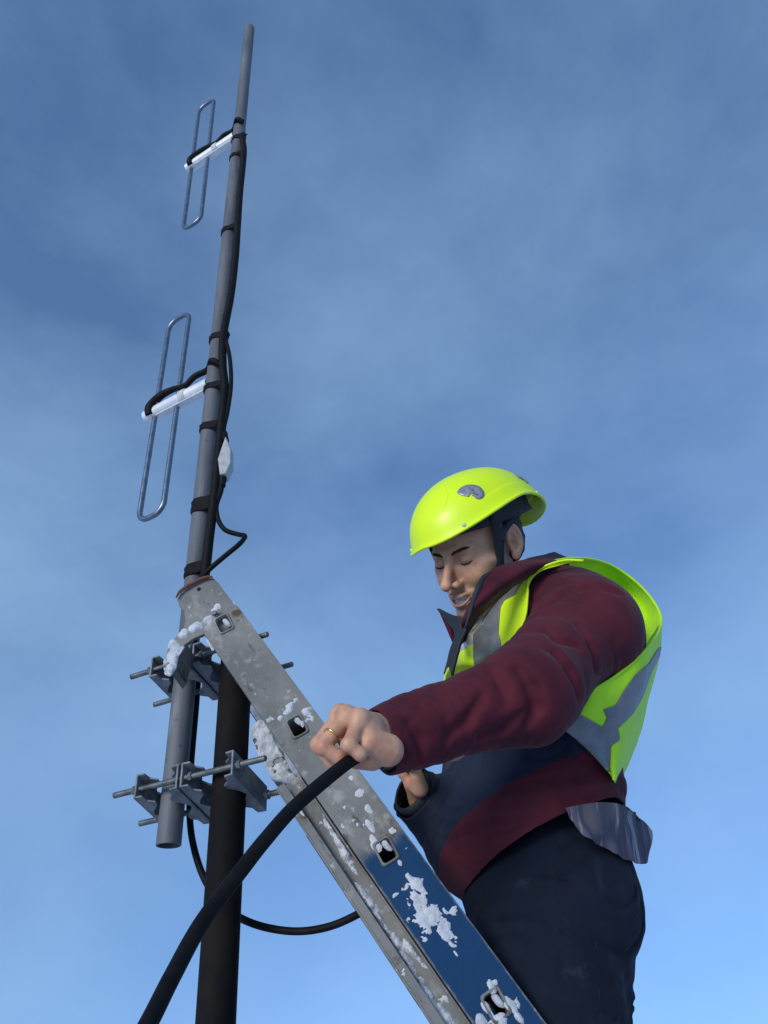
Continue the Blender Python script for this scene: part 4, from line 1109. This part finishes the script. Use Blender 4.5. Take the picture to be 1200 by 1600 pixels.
# chin strap: from the helmet in front of the ear down under the jaw
def ribbon(pts, wd, name, m, par, th=.0016, nrm_pts=None, n=8):
    P = catmull([h2w(p) for p in pts], n); T = np.gradient(P, axis=0); T /= np.linalg.norm(T, axis=1)[:, None]
    c = h2w((0, .01, -.02)); V = []
    wd = np.interp(np.linspace(0, 1, len(P)), np.linspace(0, 1, len(wd)), wd)
    for i in range(len(P)):
        o_ = P[i] - c; o_ -= T[i] * (o_ @ T[i]); s = nrm(np.cross(T[i], o_)); V += [P[i] - s * wd[i], P[i] + s * wd[i]]
    F = [(2 * i, 2 * i + 1, 2 * i + 3, 2 * i + 2) for i in range(len(P) - 1)]
    return pchild(name, V, F, m, par, solid=th, offset=0)
for s in (-1, 1):
    ribbon([(s * .090, .030, .085), (s * .088, .032, .050), (s * .0805, .034, .015), (s * .0735, .034, -.020), (s * .0665, .036, -.050), (s * .050, .040, -.085), (s * .022, .050, -.112), (0, .052, -.116)],
           [.014, .0125, .0105, .0085, .0075, .0075, .0075, .0075], 'chin_strap', M_dark, helmet)
    ribbon([(s * .092, -.050, .075), (s * .088, -.040, .055), (s * .085, -.022, .046), (s * .083, .010, .030), (s * .080, .030, .014)], [.016, .012, .010, .008, .007], 'chin_strap', M_dark, helmet)

# ---- jacket
def limb(P, a, b):
    """position along a limb (0..1) and metres along"""
    ba = b - a; return ((P - a) @ ba) / (ba @ ba), (P - a) @ nrm(ba)
def fold(P, ax, fa, fr, seed):
    """creases running across direction ax: sharp valleys, soft crowns"""
    al = P @ ax; Q = P - al[:, None] * ax
    C = np.concatenate([(al * fa)[:, None], Q[:, :2] * fr], 1) + seed
    C = C + .6 * np.stack([vnoise(P * 9 + seed * 3)] * 3, 1)
    n_ = vnoise(C); n2 = vnoise(C * 2.1 + 5)
    n3 = vnoise(C * A(1.6, 1.3, 1.3) + 31)
    return .75 * n_ + .35 * n2 - 1.0 * (1 - np.abs(n3) * 4.5).clip(0, 1) ** 1.5 * (.5 + .5 * vnoise(P * 7 + seed)).clip(0, 1) - .45 * (1 - np.abs(n2) * 4).clip(0, 1)
WL_ = at(604, 1156, 1.055)
aU, aF = nrm(EL - SL), nrm(WL_ - EL)
def lsleeve(P):
    cu = WL_ + aF * .012
    d = cap(P, SL + A(.0, .02, .0), EL, .094, .071)
    d = smin(d, cap(P, EL, cu, .071, .047), .045)
    d = smin(d, ell(P, at(938, 990, 1.27), (.068, .078, .082)), .05)
    t = cap(P, SL, EL, 0, 0)
    tu, mu = limb(P, SL, EL); tf, mf = limb(P, EL, cu)
    wU = np.clip(1.2 - np.abs(tu - .5) * 1.6, 0, 1); wF = np.clip(1.3 - np.abs(tf - .55) * 1.6, 0, 1)
    d = d - (.0045) * wU * fold(P, aU, 13, 5, 2.0) - .0045 * wF * fold(P, aF, 14, 5, 9.0)
    d = d + .0011 * (1 - np.abs(vnoise(np.stack([(P @ aF) * 42, P[:, 1] * 16, P[:, 2] * 16], 1) + .8 * vnoise(P * 20)[:, None])) * 3).clip(0, 1) ** 1.3
    # a few definite creases
    elb = np.exp(-((P - EL) ** 2).sum(1) / .10 ** 2)
    d = d - .0022 * elb * (np.sin((P - EL) @ nrm(aU + aF) * 95 + 2.2 * vnoise(P * 12)) - .3)
    for a_, b_, r_ in (((868, 935, 1.12), (945, 922, 1.13), .006), ((775, 1040, 1.03), (800, 1090, 1.02), .005), ((840, 1010, 1.05), (870, 1075, 1.04), .007), ((905, 990, 1.09), (925, 1050, 1.1), .005)):
        pass
    return d
def torso(P):
    d = ell(P, at(868, 1032, 1.42), (.192, .142, .19), TM)
    d = smin(d, ell(P, at(836, 1190, 1.43), (.178, .150, .15), TM), .07)
    d = smin(d, ell(P, at(816, 1305, 1.44), (.186, .162, .125), TM), .05)
    d = smin(d, cap(P, SL + A(-.01, .03, .0), SR, .078, .066), .06)
    d = smin(d, cap(P, NB_ + A(0, 0, .02), NB_ + A(0, 0, -.08), .075, .10), .04)
    return d
UP = A(0, 0, 1)
def torso_f(P):
    d = torso(P)
    low_ = np.clip((at(850, 1150, 1.4)[2] - P[:, 2]) / .06, 0, 1)
    return d - .0085 * low_ * fold(P, UP, 11, 4, 21.0) - .003 * fold(P, UP, 20, 9, 3.0)
aR = nrm(R_W - ER)
def rsleeve(P):
    d = cap(P, SR, ER, .068, .075)
    d = smin(d, cap(P, ER, R_W + aR * .03, .084, .050), .04)
    return d - .007 * fold(P, aR, 15, 6, 33.0)
# hem: planes through three points each
def pl(a, b, c, up=True):
    a, b, c = at(*a), at(*b), at(*c); n = nrm(np.cross(b - a, c - a)); n = n if n[2] > 0 else -n
    return a, n
hem = pl((700, 1392, 1.36), (850, 1296, 1.29), (965, 1275, 1.44))
bandlo = pl((660, 1315, 1.34), (863, 1196, 1.27), (962, 1255, 1.43))
bandhi = pl((650, 1120, 1.27), (868, 1118, 1.25), (962, 1190, 1.42))
CREASE = []
for pts_, r_ in (([(850, 948), (885, 925), (925, 917), (965, 925)], .0055), ([(812, 1046), (832, 1075), (838, 1105), (826, 1130)], .0065), ([(768, 1050), (785, 1075), (792, 1098)], .004),
                 ([(868, 1020), (892, 1050), (905, 1085)], .0055), ([(700, 1150), (730, 1125), (752, 1090)], .0035), ([(905, 980), (925, 1010), (930, 1045)], .004), ([(640, 1130), (655, 1155), (655, 1185)], .003),
                 ([(855, 985), (870, 1000), (905, 1010)], .003), ([(752, 1150), (785, 1140), (812, 1118)], .004)):
    q_ = [at(px, py, hitY(px, py, lsleeve, 0, 1.2)) for px, py in pts_]
    CREASE += [(a_, b_, r_) for a_, b_ in zip(q_[:-1], q_[1:])]
def jacket_sdf(P):
    cu = WL_ + aF * .012
    cr = R_W + aR * .034
    ls_ = np.maximum(lsleeve(P), (P - cu) @ aF)
    for a_, b_, r_ in CREASE: ls_ = smax(ls_, -cap(P, a_, b_, r_, r_ * .6), .016)
    d = smin(torso_f(P), np.maximum(rsleeve(P), (P - cr) @ aR), .035)
    return smin(d, ls_, .022)
Vj, Fj = surface(jacket_sdf, (-.10, .90, .06), (.62, 1.78, .92), .0036)
Vj = relax(Vj, Fj, 1, .35)
a_, n_v = hem
s_h = (Vj - a_) @ n_v + .004 * vnoise(Vj * 14)
# open the cuff ends (drop the flat lid)
cu = WL_ + aF * .012; lid = cu @ aF - Vj @ aF - .0035
near = ((Vj - cu) ** 2).sum(1) < .085 ** 2
s_c = np.where(near, lid, 1)
cr = R_W + aR * .034; lid2 = cr @ aR - Vj @ aR - .004
s_c = np.minimum(s_c, np.where((((Vj - cr) ** 2).sum(1) < .062 ** 2) & (np.abs(Vj @ aR - cr @ aR) < .007), lid2, 1))
hd = w2h(Vj); s_n = np.where((hd[:, 2] > -.16) & (np.hypot(hd[:, 0], hd[:, 1] + .03) < .075), -.01, .01)
s_all = np.minimum(np.minimum(s_h, s_c), .01)
V1, F1 = clip(Vj, Fj, s_all)
dl = lsleeve(V1); dt = np.minimum(torso(V1), rsleeve(V1))
band = np.minimum(np.minimum((V1 - bandlo[0]) @ bandlo[1], -((V1 - bandhi[0]) @ bandhi[1])), (dl - dt) * .6 + .002)
band = np.maximum(band, np.minimum(torso(V1) - rsleeve(V1) - .006, .5 * (dl - dt) + .002))
Vm, Fm = clip(V1, F1, -band)
Vn, Fn = clip(V1, F1, band)
jacket = pchild('jacket', Vm, Fm, M_maroon, solid=.004); jacket['label'] = 'quilted maroon winter jacket'
pchild('waist_panel', Vn, Fn, M_navy, jacket, solid=.004)['label'] = 'dark navy band across the waist'
# knitted inner cuffs
for c_, ax_, r_ in ((cu, aF, .040), (cr, aR, .043)):
    V, F = tube([c_ - ax_ * .03, c_ - ax_ * .004, c_ + ax_ * .004, c_ + ax_ * .006], [r_, r_ * .98, r_ * .93, r_ * .80], seg=40, caps=False)
    V = np.array(V); V += .0012 * np.stack([vnoise(V * 160)] * 3, 1)
    pchild('cuff', V, F, M_dark, jacket, solid=.003)
# standing collar
crows = [
    [(905, 892, 1.48), (880, 892, 1.330), (845, 893, 1.285), (806, 912, 1.255), (770, 942, 1.235), (744, 966, 1.225), (728, 990, 1.230)],
    [(900, 882, 1.46), (870, 880, 1.300), (832, 886, 1.245), (795, 907, 1.215), (761, 934, 1.195), (736, 956, 1.190), (721, 978, 1.205)],
    [(885, 873, 1.450), (850, 876, 1.290), (812, 884, 1.238), (779, 899, 1.212), (754, 924, 1.193), (737, 947, 1.190), (723, 970, 1.205)],
    [(866, 864, 1.44), (828, 874, 1.290), (790, 884, 1.240), (764, 896, 1.213), (747, 916, 1.193), (737, 938, 1.190), (727, 960, 1.205)]]
V, F, _ = patch(crows, 10, .003, 22, 5)
col_ = pchild('collar', V, F, M_maroon, jacket, solid=.007, offset=0)
frows = [[(695, 1054, 1.235), (701, 1056, 1.225), (707, 1056, 1.215)], [(704, 1018, 1.24), (710, 1018, 1.23), (716, 1014, 1.215)], [(713, 991, 1.245), (718, 990, 1.225), (727, 986, 1.205)], [(703, 974, 1.26), (715, 977, 1.230), (730, 973, 1.205)], [(684, 951, 1.285), (704, 960, 1.245), (724, 965, 1.215)]]
V, F, _ = patch(frows, 8, .002, 30, 7)
pchild('collar_flap', V, F, M_dark, jacket, solid=.006, offset=0)
brows = [[(868, 864, 1.44), (820, 890, 1.50), (770, 930, 1.49), (722, 968, 1.40), (690, 957, 1.30)], [(890, 890, 1.46), (830, 920, 1.53), (775, 960, 1.52), (728, 1000, 1.42), (712, 1010, 1.30)]]
V, F, _ = patch(brows, 8, .002, 30, 9)
pchild('collar', V, F, M_maroon, jacket, solid=.008, offset=0)

V, F = tube([at(*p) for p in [(772, 893, 1.216), (757, 902, 1.203), (748, 918, 1.190), (740, 938, 1.187), (735, 955, 1.188), (728, 980, 1.200)]], [.003, .0052, .0058, .0045, .0038, .003], seg=12, smooth_n=6)
pchild('collar_lining', V, F, M_dark, jacket)
# ---- high visibility vest (control points drape over the jacket; a 4th number keeps a point where it is given)
vest_rows = [   # near front panel: centre edge -> armhole edge, shoulder -> under the arm
    [(862, 880, 1.300), (882, 876, 1.290), (905, 875, 1.290)],
    [(812, 908, 1.225), (826, 900, 1.215), (842, 893, 1.225)],
    [(776, 942, 1.165), (800, 930, 1.155), (823, 925, 1.160)],
    [(744, 975, 1.150), (780, 968, 1.130), (822, 962, 1.130)],
    [(716, 1018, 1.155), (755, 1018, 1.120), (803, 1008, 1.105)],
    [(695, 1056, 1.165), (735, 1060, 1.120), (800, 1060, 1.090)],
    [(690, 1120, 1.180), (740, 1120, 1.130), (800, 1120, 1.095)]]
def body_(P): return torso(P)
vest_rows = drape(vest_rows, body_, .019)
V, F, NN = patch(vest_rows, 14, .0015, 26, 11)
vest = pchild('safety_vest', V, F, M_hiviz, solid=.0022, offset=0); vest['label'] = 'fluorescent yellow safety vest with grey reflective strips'
def cutout(V, F, NN, poly, name, m, par, off=.0022, keep=None):
    """a second layer of cloth sewn on: the part of the panel inside an outline, lifted off along its normal"""
    X, Y = to_px(V); sd_ = poly_sd(X, Y, poly)
    if keep is not None: sd_ = np.where(keep, sd_, -5)
    nn = np.where(((NN * V).sum(1) < 0)[:, None], NN, -NN)
    V2, F2 = clip(np.hstack([V + nn * off]), np.array(F), sd_)
    return pchild(name, V2, F2, m, par, solid=.0010, offset=0)
cutout(V, F, NN, [(842, 886), (826, 893), (808, 909), (788, 930), (765, 955), (752, 976), (741, 991), (741, 1002), (740, 1080), (790, 1080), (783, 1003), (780, 990), (782, 960), (783, 950), (789, 939), (806, 930), (818, 908), (832, 897)], 'reflective_strip', M_silver, vest)
cutout(V, F, NN, [(765, 955), (745, 968), (722, 988), (702, 1030), (740, 1006), (741, 991), (755, 978)], 'card_pocket', M_pvc, vest)
cutout(V, F, NN, [(763, 958), (744, 970), (726, 985), (724, 993), (744, 981), (755, 970)], 'card', M_card, vest, .0040)
cutout(V, F, NN, [(723, 994), (735, 989), (729, 1001), (719, 1012), (711, 1014)], 'card', M_navy, vest, .0040)
bd_ = drape([[(912, 876, 1.285), (880, 876, 1.282), (845, 888, 1.215), (826, 905, 1.180), (824, 930, 1.152), (820, 965, 1.122), (802, 1008, 1.098)]], body_, .021)[0]
V, F = tube([at(*p) for p in bd_], .0026, seg=8, smooth_n=8)
pchild('edge_binding', V, F, M_hiviz, vest)

flank = [   # near flank and back: rim of the armhole -> hem ; right silhouette -> front
    [(1000, 985, 1.62), (1028, 972, 1.52), (1033, 975, 1.42), (1012, 1012, 1.32), (968, 1052, 1.24), (928, 1078, 1.21), (890, 1105, 1.21)],
    [(1000, 1030, 1.62), (1024, 1022, 1.53), (1027, 1030, 1.42), (1002, 1062, 1.31), (962, 1086, 1.24), (922, 1100, 1.21), (884, 1112, 1.21)],
    [(985, 1095, 1.62), (1008, 1085, 1.53), (1012, 1095, 1.43), (985, 1115, 1.31), (950, 1120, 1.245), (915, 1124, 1.215), (877, 1120, 1.21)],
    [(970, 1150, 1.62), (990, 1140, 1.54), (996, 1155, 1.43), (972, 1152, 1.33), (945, 1148, 1.265), (912, 1148, 1.235), (870, 1130, 1.215)],
    [(945, 1210, 1.62), (965, 1200, 1.54), (982, 1192, 1.44), (965, 1196, 1.36), (950, 1192, 1.30), (935, 1184, 1.27), (905, 1158, 1.24)],
    [(925, 1240, 1.60), (945, 1235, 1.53), (962, 1226, 1.45), (960, 1222, 1.40), (957, 1215, 1.35), (950, 1205, 1.31), (938, 1188, 1.28)]]
def flank_y(r):
    """near columns drape over the jacket, the far ones hang free"""
    o = []
    for k, p in enumerate(r):
        y = p[2]
        if k >= 3: y = min(y, hitY(p[0], p[1], torso, .016, y))
        o.append((p[0], p[1], y))
    return o
flank = [flank_y(r) for r in flank]
V, F, NN = patch(flank, 10, .0030, 20, 31)
fl2 = pchild('back_panel', V, F, M_hiviz_g, vest, solid=.0022, offset=0)
cutout(V, F, NN, [(1040, 1005), (1026, 1014), (1012, 1037), (993, 1052), (976, 1075), (960, 1102), (941, 1108), (947, 1121), (941, 1135), (893, 1109), (860, 1122), (870, 1140), (900, 1160), (931, 1186), (954, 1214), (955, 1166), (967, 1155), (964, 1138), (988, 1114), (1003, 1088), (1017, 1048)], 'reflective_strip', M_silver, fl2,
       keep=(np.tile(np.arange(61), 51) >= 16))
inner = [   # loose back part of the armhole, seen from inside
    [(850, 880, 1.31), (885, 873, 1.33), (925, 874, 1.38), (962, 887, 1.43), (1000, 915, 1.45), (1026, 948, 1.44), (1033, 976, 1.41)],
    [(855, 886, 1.33), (888, 882, 1.36), (925, 886, 1.41), (956, 900, 1.47), (988, 930, 1.50), (1012, 962, 1.49), (1020, 990, 1.44)],
    [(870, 920, 1.36), (895, 920, 1.40), (925, 930, 1.44), (950, 945, 1.50), (970, 970, 1.52), (990, 1000, 1.51), (1000, 1022, 1.42)]]
V, F, NN = patch(inner, 10, .0015, 20, 41)
pchild('back_panel', V, F, M_hiviz_g, vest, solid=.0022, offset=0)
V, F = tube([at(*p) for p in [(850, 880, 1.305), (885, 873, 1.325), (925, 874, 1.375), (962, 887, 1.425), (1000, 915, 1.445), (1026, 948, 1.435), (1033, 976, 1.40)] + [(p[0], p[1], p[2] - .003) for p in flank[0][3:]]], .0028, seg=8, smooth_n=8)
pchild('edge_binding', V, F, M_hiviz_g, vest)

# ---- trousers
def trouser_sdf(P):
    d = ell(P, at(845, 1345, 1.46), (.155, .138, .11), TM)
    d = smin(d, ell(P, at(868, 1425, 1.46), (.152, .145, .12), TM), .05)
    for hp, kn, an in ((at(848, 1440, 1.40), KL, AL), (at(888, 1440, 1.56), KR, AR_)):
        d = smin(d, cap(P, hp, kn, .108, .082), .035)
        d = smin(d, cap(P, kn, an, .082, .066), .03)
    d = smin(d, ell(P, at(955, 1545, 1.42), (.030, .022, .042)), .02)        # pocket flap bulge
    return d - .0105 * fold(P, nrm(A(.3, .2, 1)), 9, 4, 51.0) - .0025 * fold(P, nrm(A(.8, .2, .5)), 22, 9, 61.0)
Vt, Ft = surface(trouser_sdf, (-.02, 1.08, -.62), (.72, 1.72, .42), .0055)
Vt = relax(Vt, Ft, 1, .35)
for an in (AL, AR_):
    sc_ = np.where(((Vt - an) ** 2).sum(1) < .13 ** 2, Vt[:, 2] - (an[2] + .0), 1)
    Vt, Ft = clip(Vt, Ft, sc_)
tr = pchild('trousers', Vt, Ft, M_trouser); tr['label'] = 'dark blue work trousers'
M_stitch = mat('stitching', (.016, .022, .036), .9, spec=.1)
for pth in ([(888, 1296), (900, 1330), (912, 1370), (922, 1415), (930, 1470), (935, 1530), (938, 1600)],):
    q_ = [at(px, py, hitY(px, py, trouser_sdf, -.0002, 1.35) + .001) for px, py in np.array(catmull(pth, 4)).tolist()]
    V, F = tube(q_, .0014, seg=6); pchild('seam', V, F, M_stitch, tr)
# boots
def boot(an, nm):
    def f(P):
        toe = an + A(-.17, -.01, -.055)
        d = cap(P, an + A(0, 0, .06), an + A(0, 0, -.03), .058, .050)
        d = smin(d, cap(P, an + A(.01, 0, -.045), toe, .043, .038), .03)
        d = np.maximum(d, (an[2] - .075) - P[:, 2])
        return d
    V, F = surface(f, an + A(-.26, -.09, -.11), an + A(.11, .09, .13), .005)
    b_ = pchild('boot', V, F, M_boot)
    m_ = MB(); m_.box(an + A(-.075, -.005, -.082), (.128, .044, .008)); o = mesh_obj('sole', m_.V, m_.F, M_black, smooth=False, bevel=.006); adopt(o, b_)
boot(AL, 'l'); boot(AR_, 'r')
# striped lining hanging out at the back
tail = [
    [(884, 1262, 1.30), (905, 1258, 1.31), (930, 1254, 1.35), (958, 1254, 1.40), (985, 1264, 1.45), (1000, 1280, 1.48)],
    [(890, 1276, 1.265), (912, 1278, 1.265), (938, 1281, 1.30), (968, 1282, 1.36), (996, 1282, 1.42), (1016, 1294, 1.46)],
    [(894, 1284, 1.262), (918, 1298, 1.262), (944, 1306, 1.30), (974, 1314, 1.36), (1000, 1312, 1.42), (1021, 1304, 1.46)],
    [(898, 1292, 1.268), (924, 1312, 1.268), (950, 1327, 1.31), (978, 1342, 1.37), (1000, 1350, 1.42), (1012, 1348, 1.46)]]
def hips(P): return np.minimum(trouser_sdf(P), torso(P))
tail = [[(p[0], p[1], min(p[2], hitY(p[0], p[1], hips, .010, p[2]))) for p in r] for r in tail]
V, F, NN = patch(tail, 14)
V = np.array(V); q = V @ LFT
V = V + NN * (.0030 * np.sin(V[:, 0] * 170 + 5 * vnoise(V * 16)) + .0045 * vnoise(V * 34))[:, None]
sh = pchild('lining', V, F, M_shirt, jacket, solid=.0015); sh['label'] = 'pale striped lining sticking out under the back hem'

# ---- wedding ring
q0, q1 = at(*HF[1][0][0]), at(*HF[1][0][1]); ax = nrm(q1 - q0); c = q0 + (q1 - q0) * .62
u = nrm(np.cross(ax, UP)); v = np.cross(ax, u)
V, F = tube([c + .0113 * (cos(a) * u + sin(a) * v) for a in np.linspace(0, 2 * pi, 40, endpoint=False)], .0018, seg=10, closed=True)
pchild('ring', V, F, M_gold)
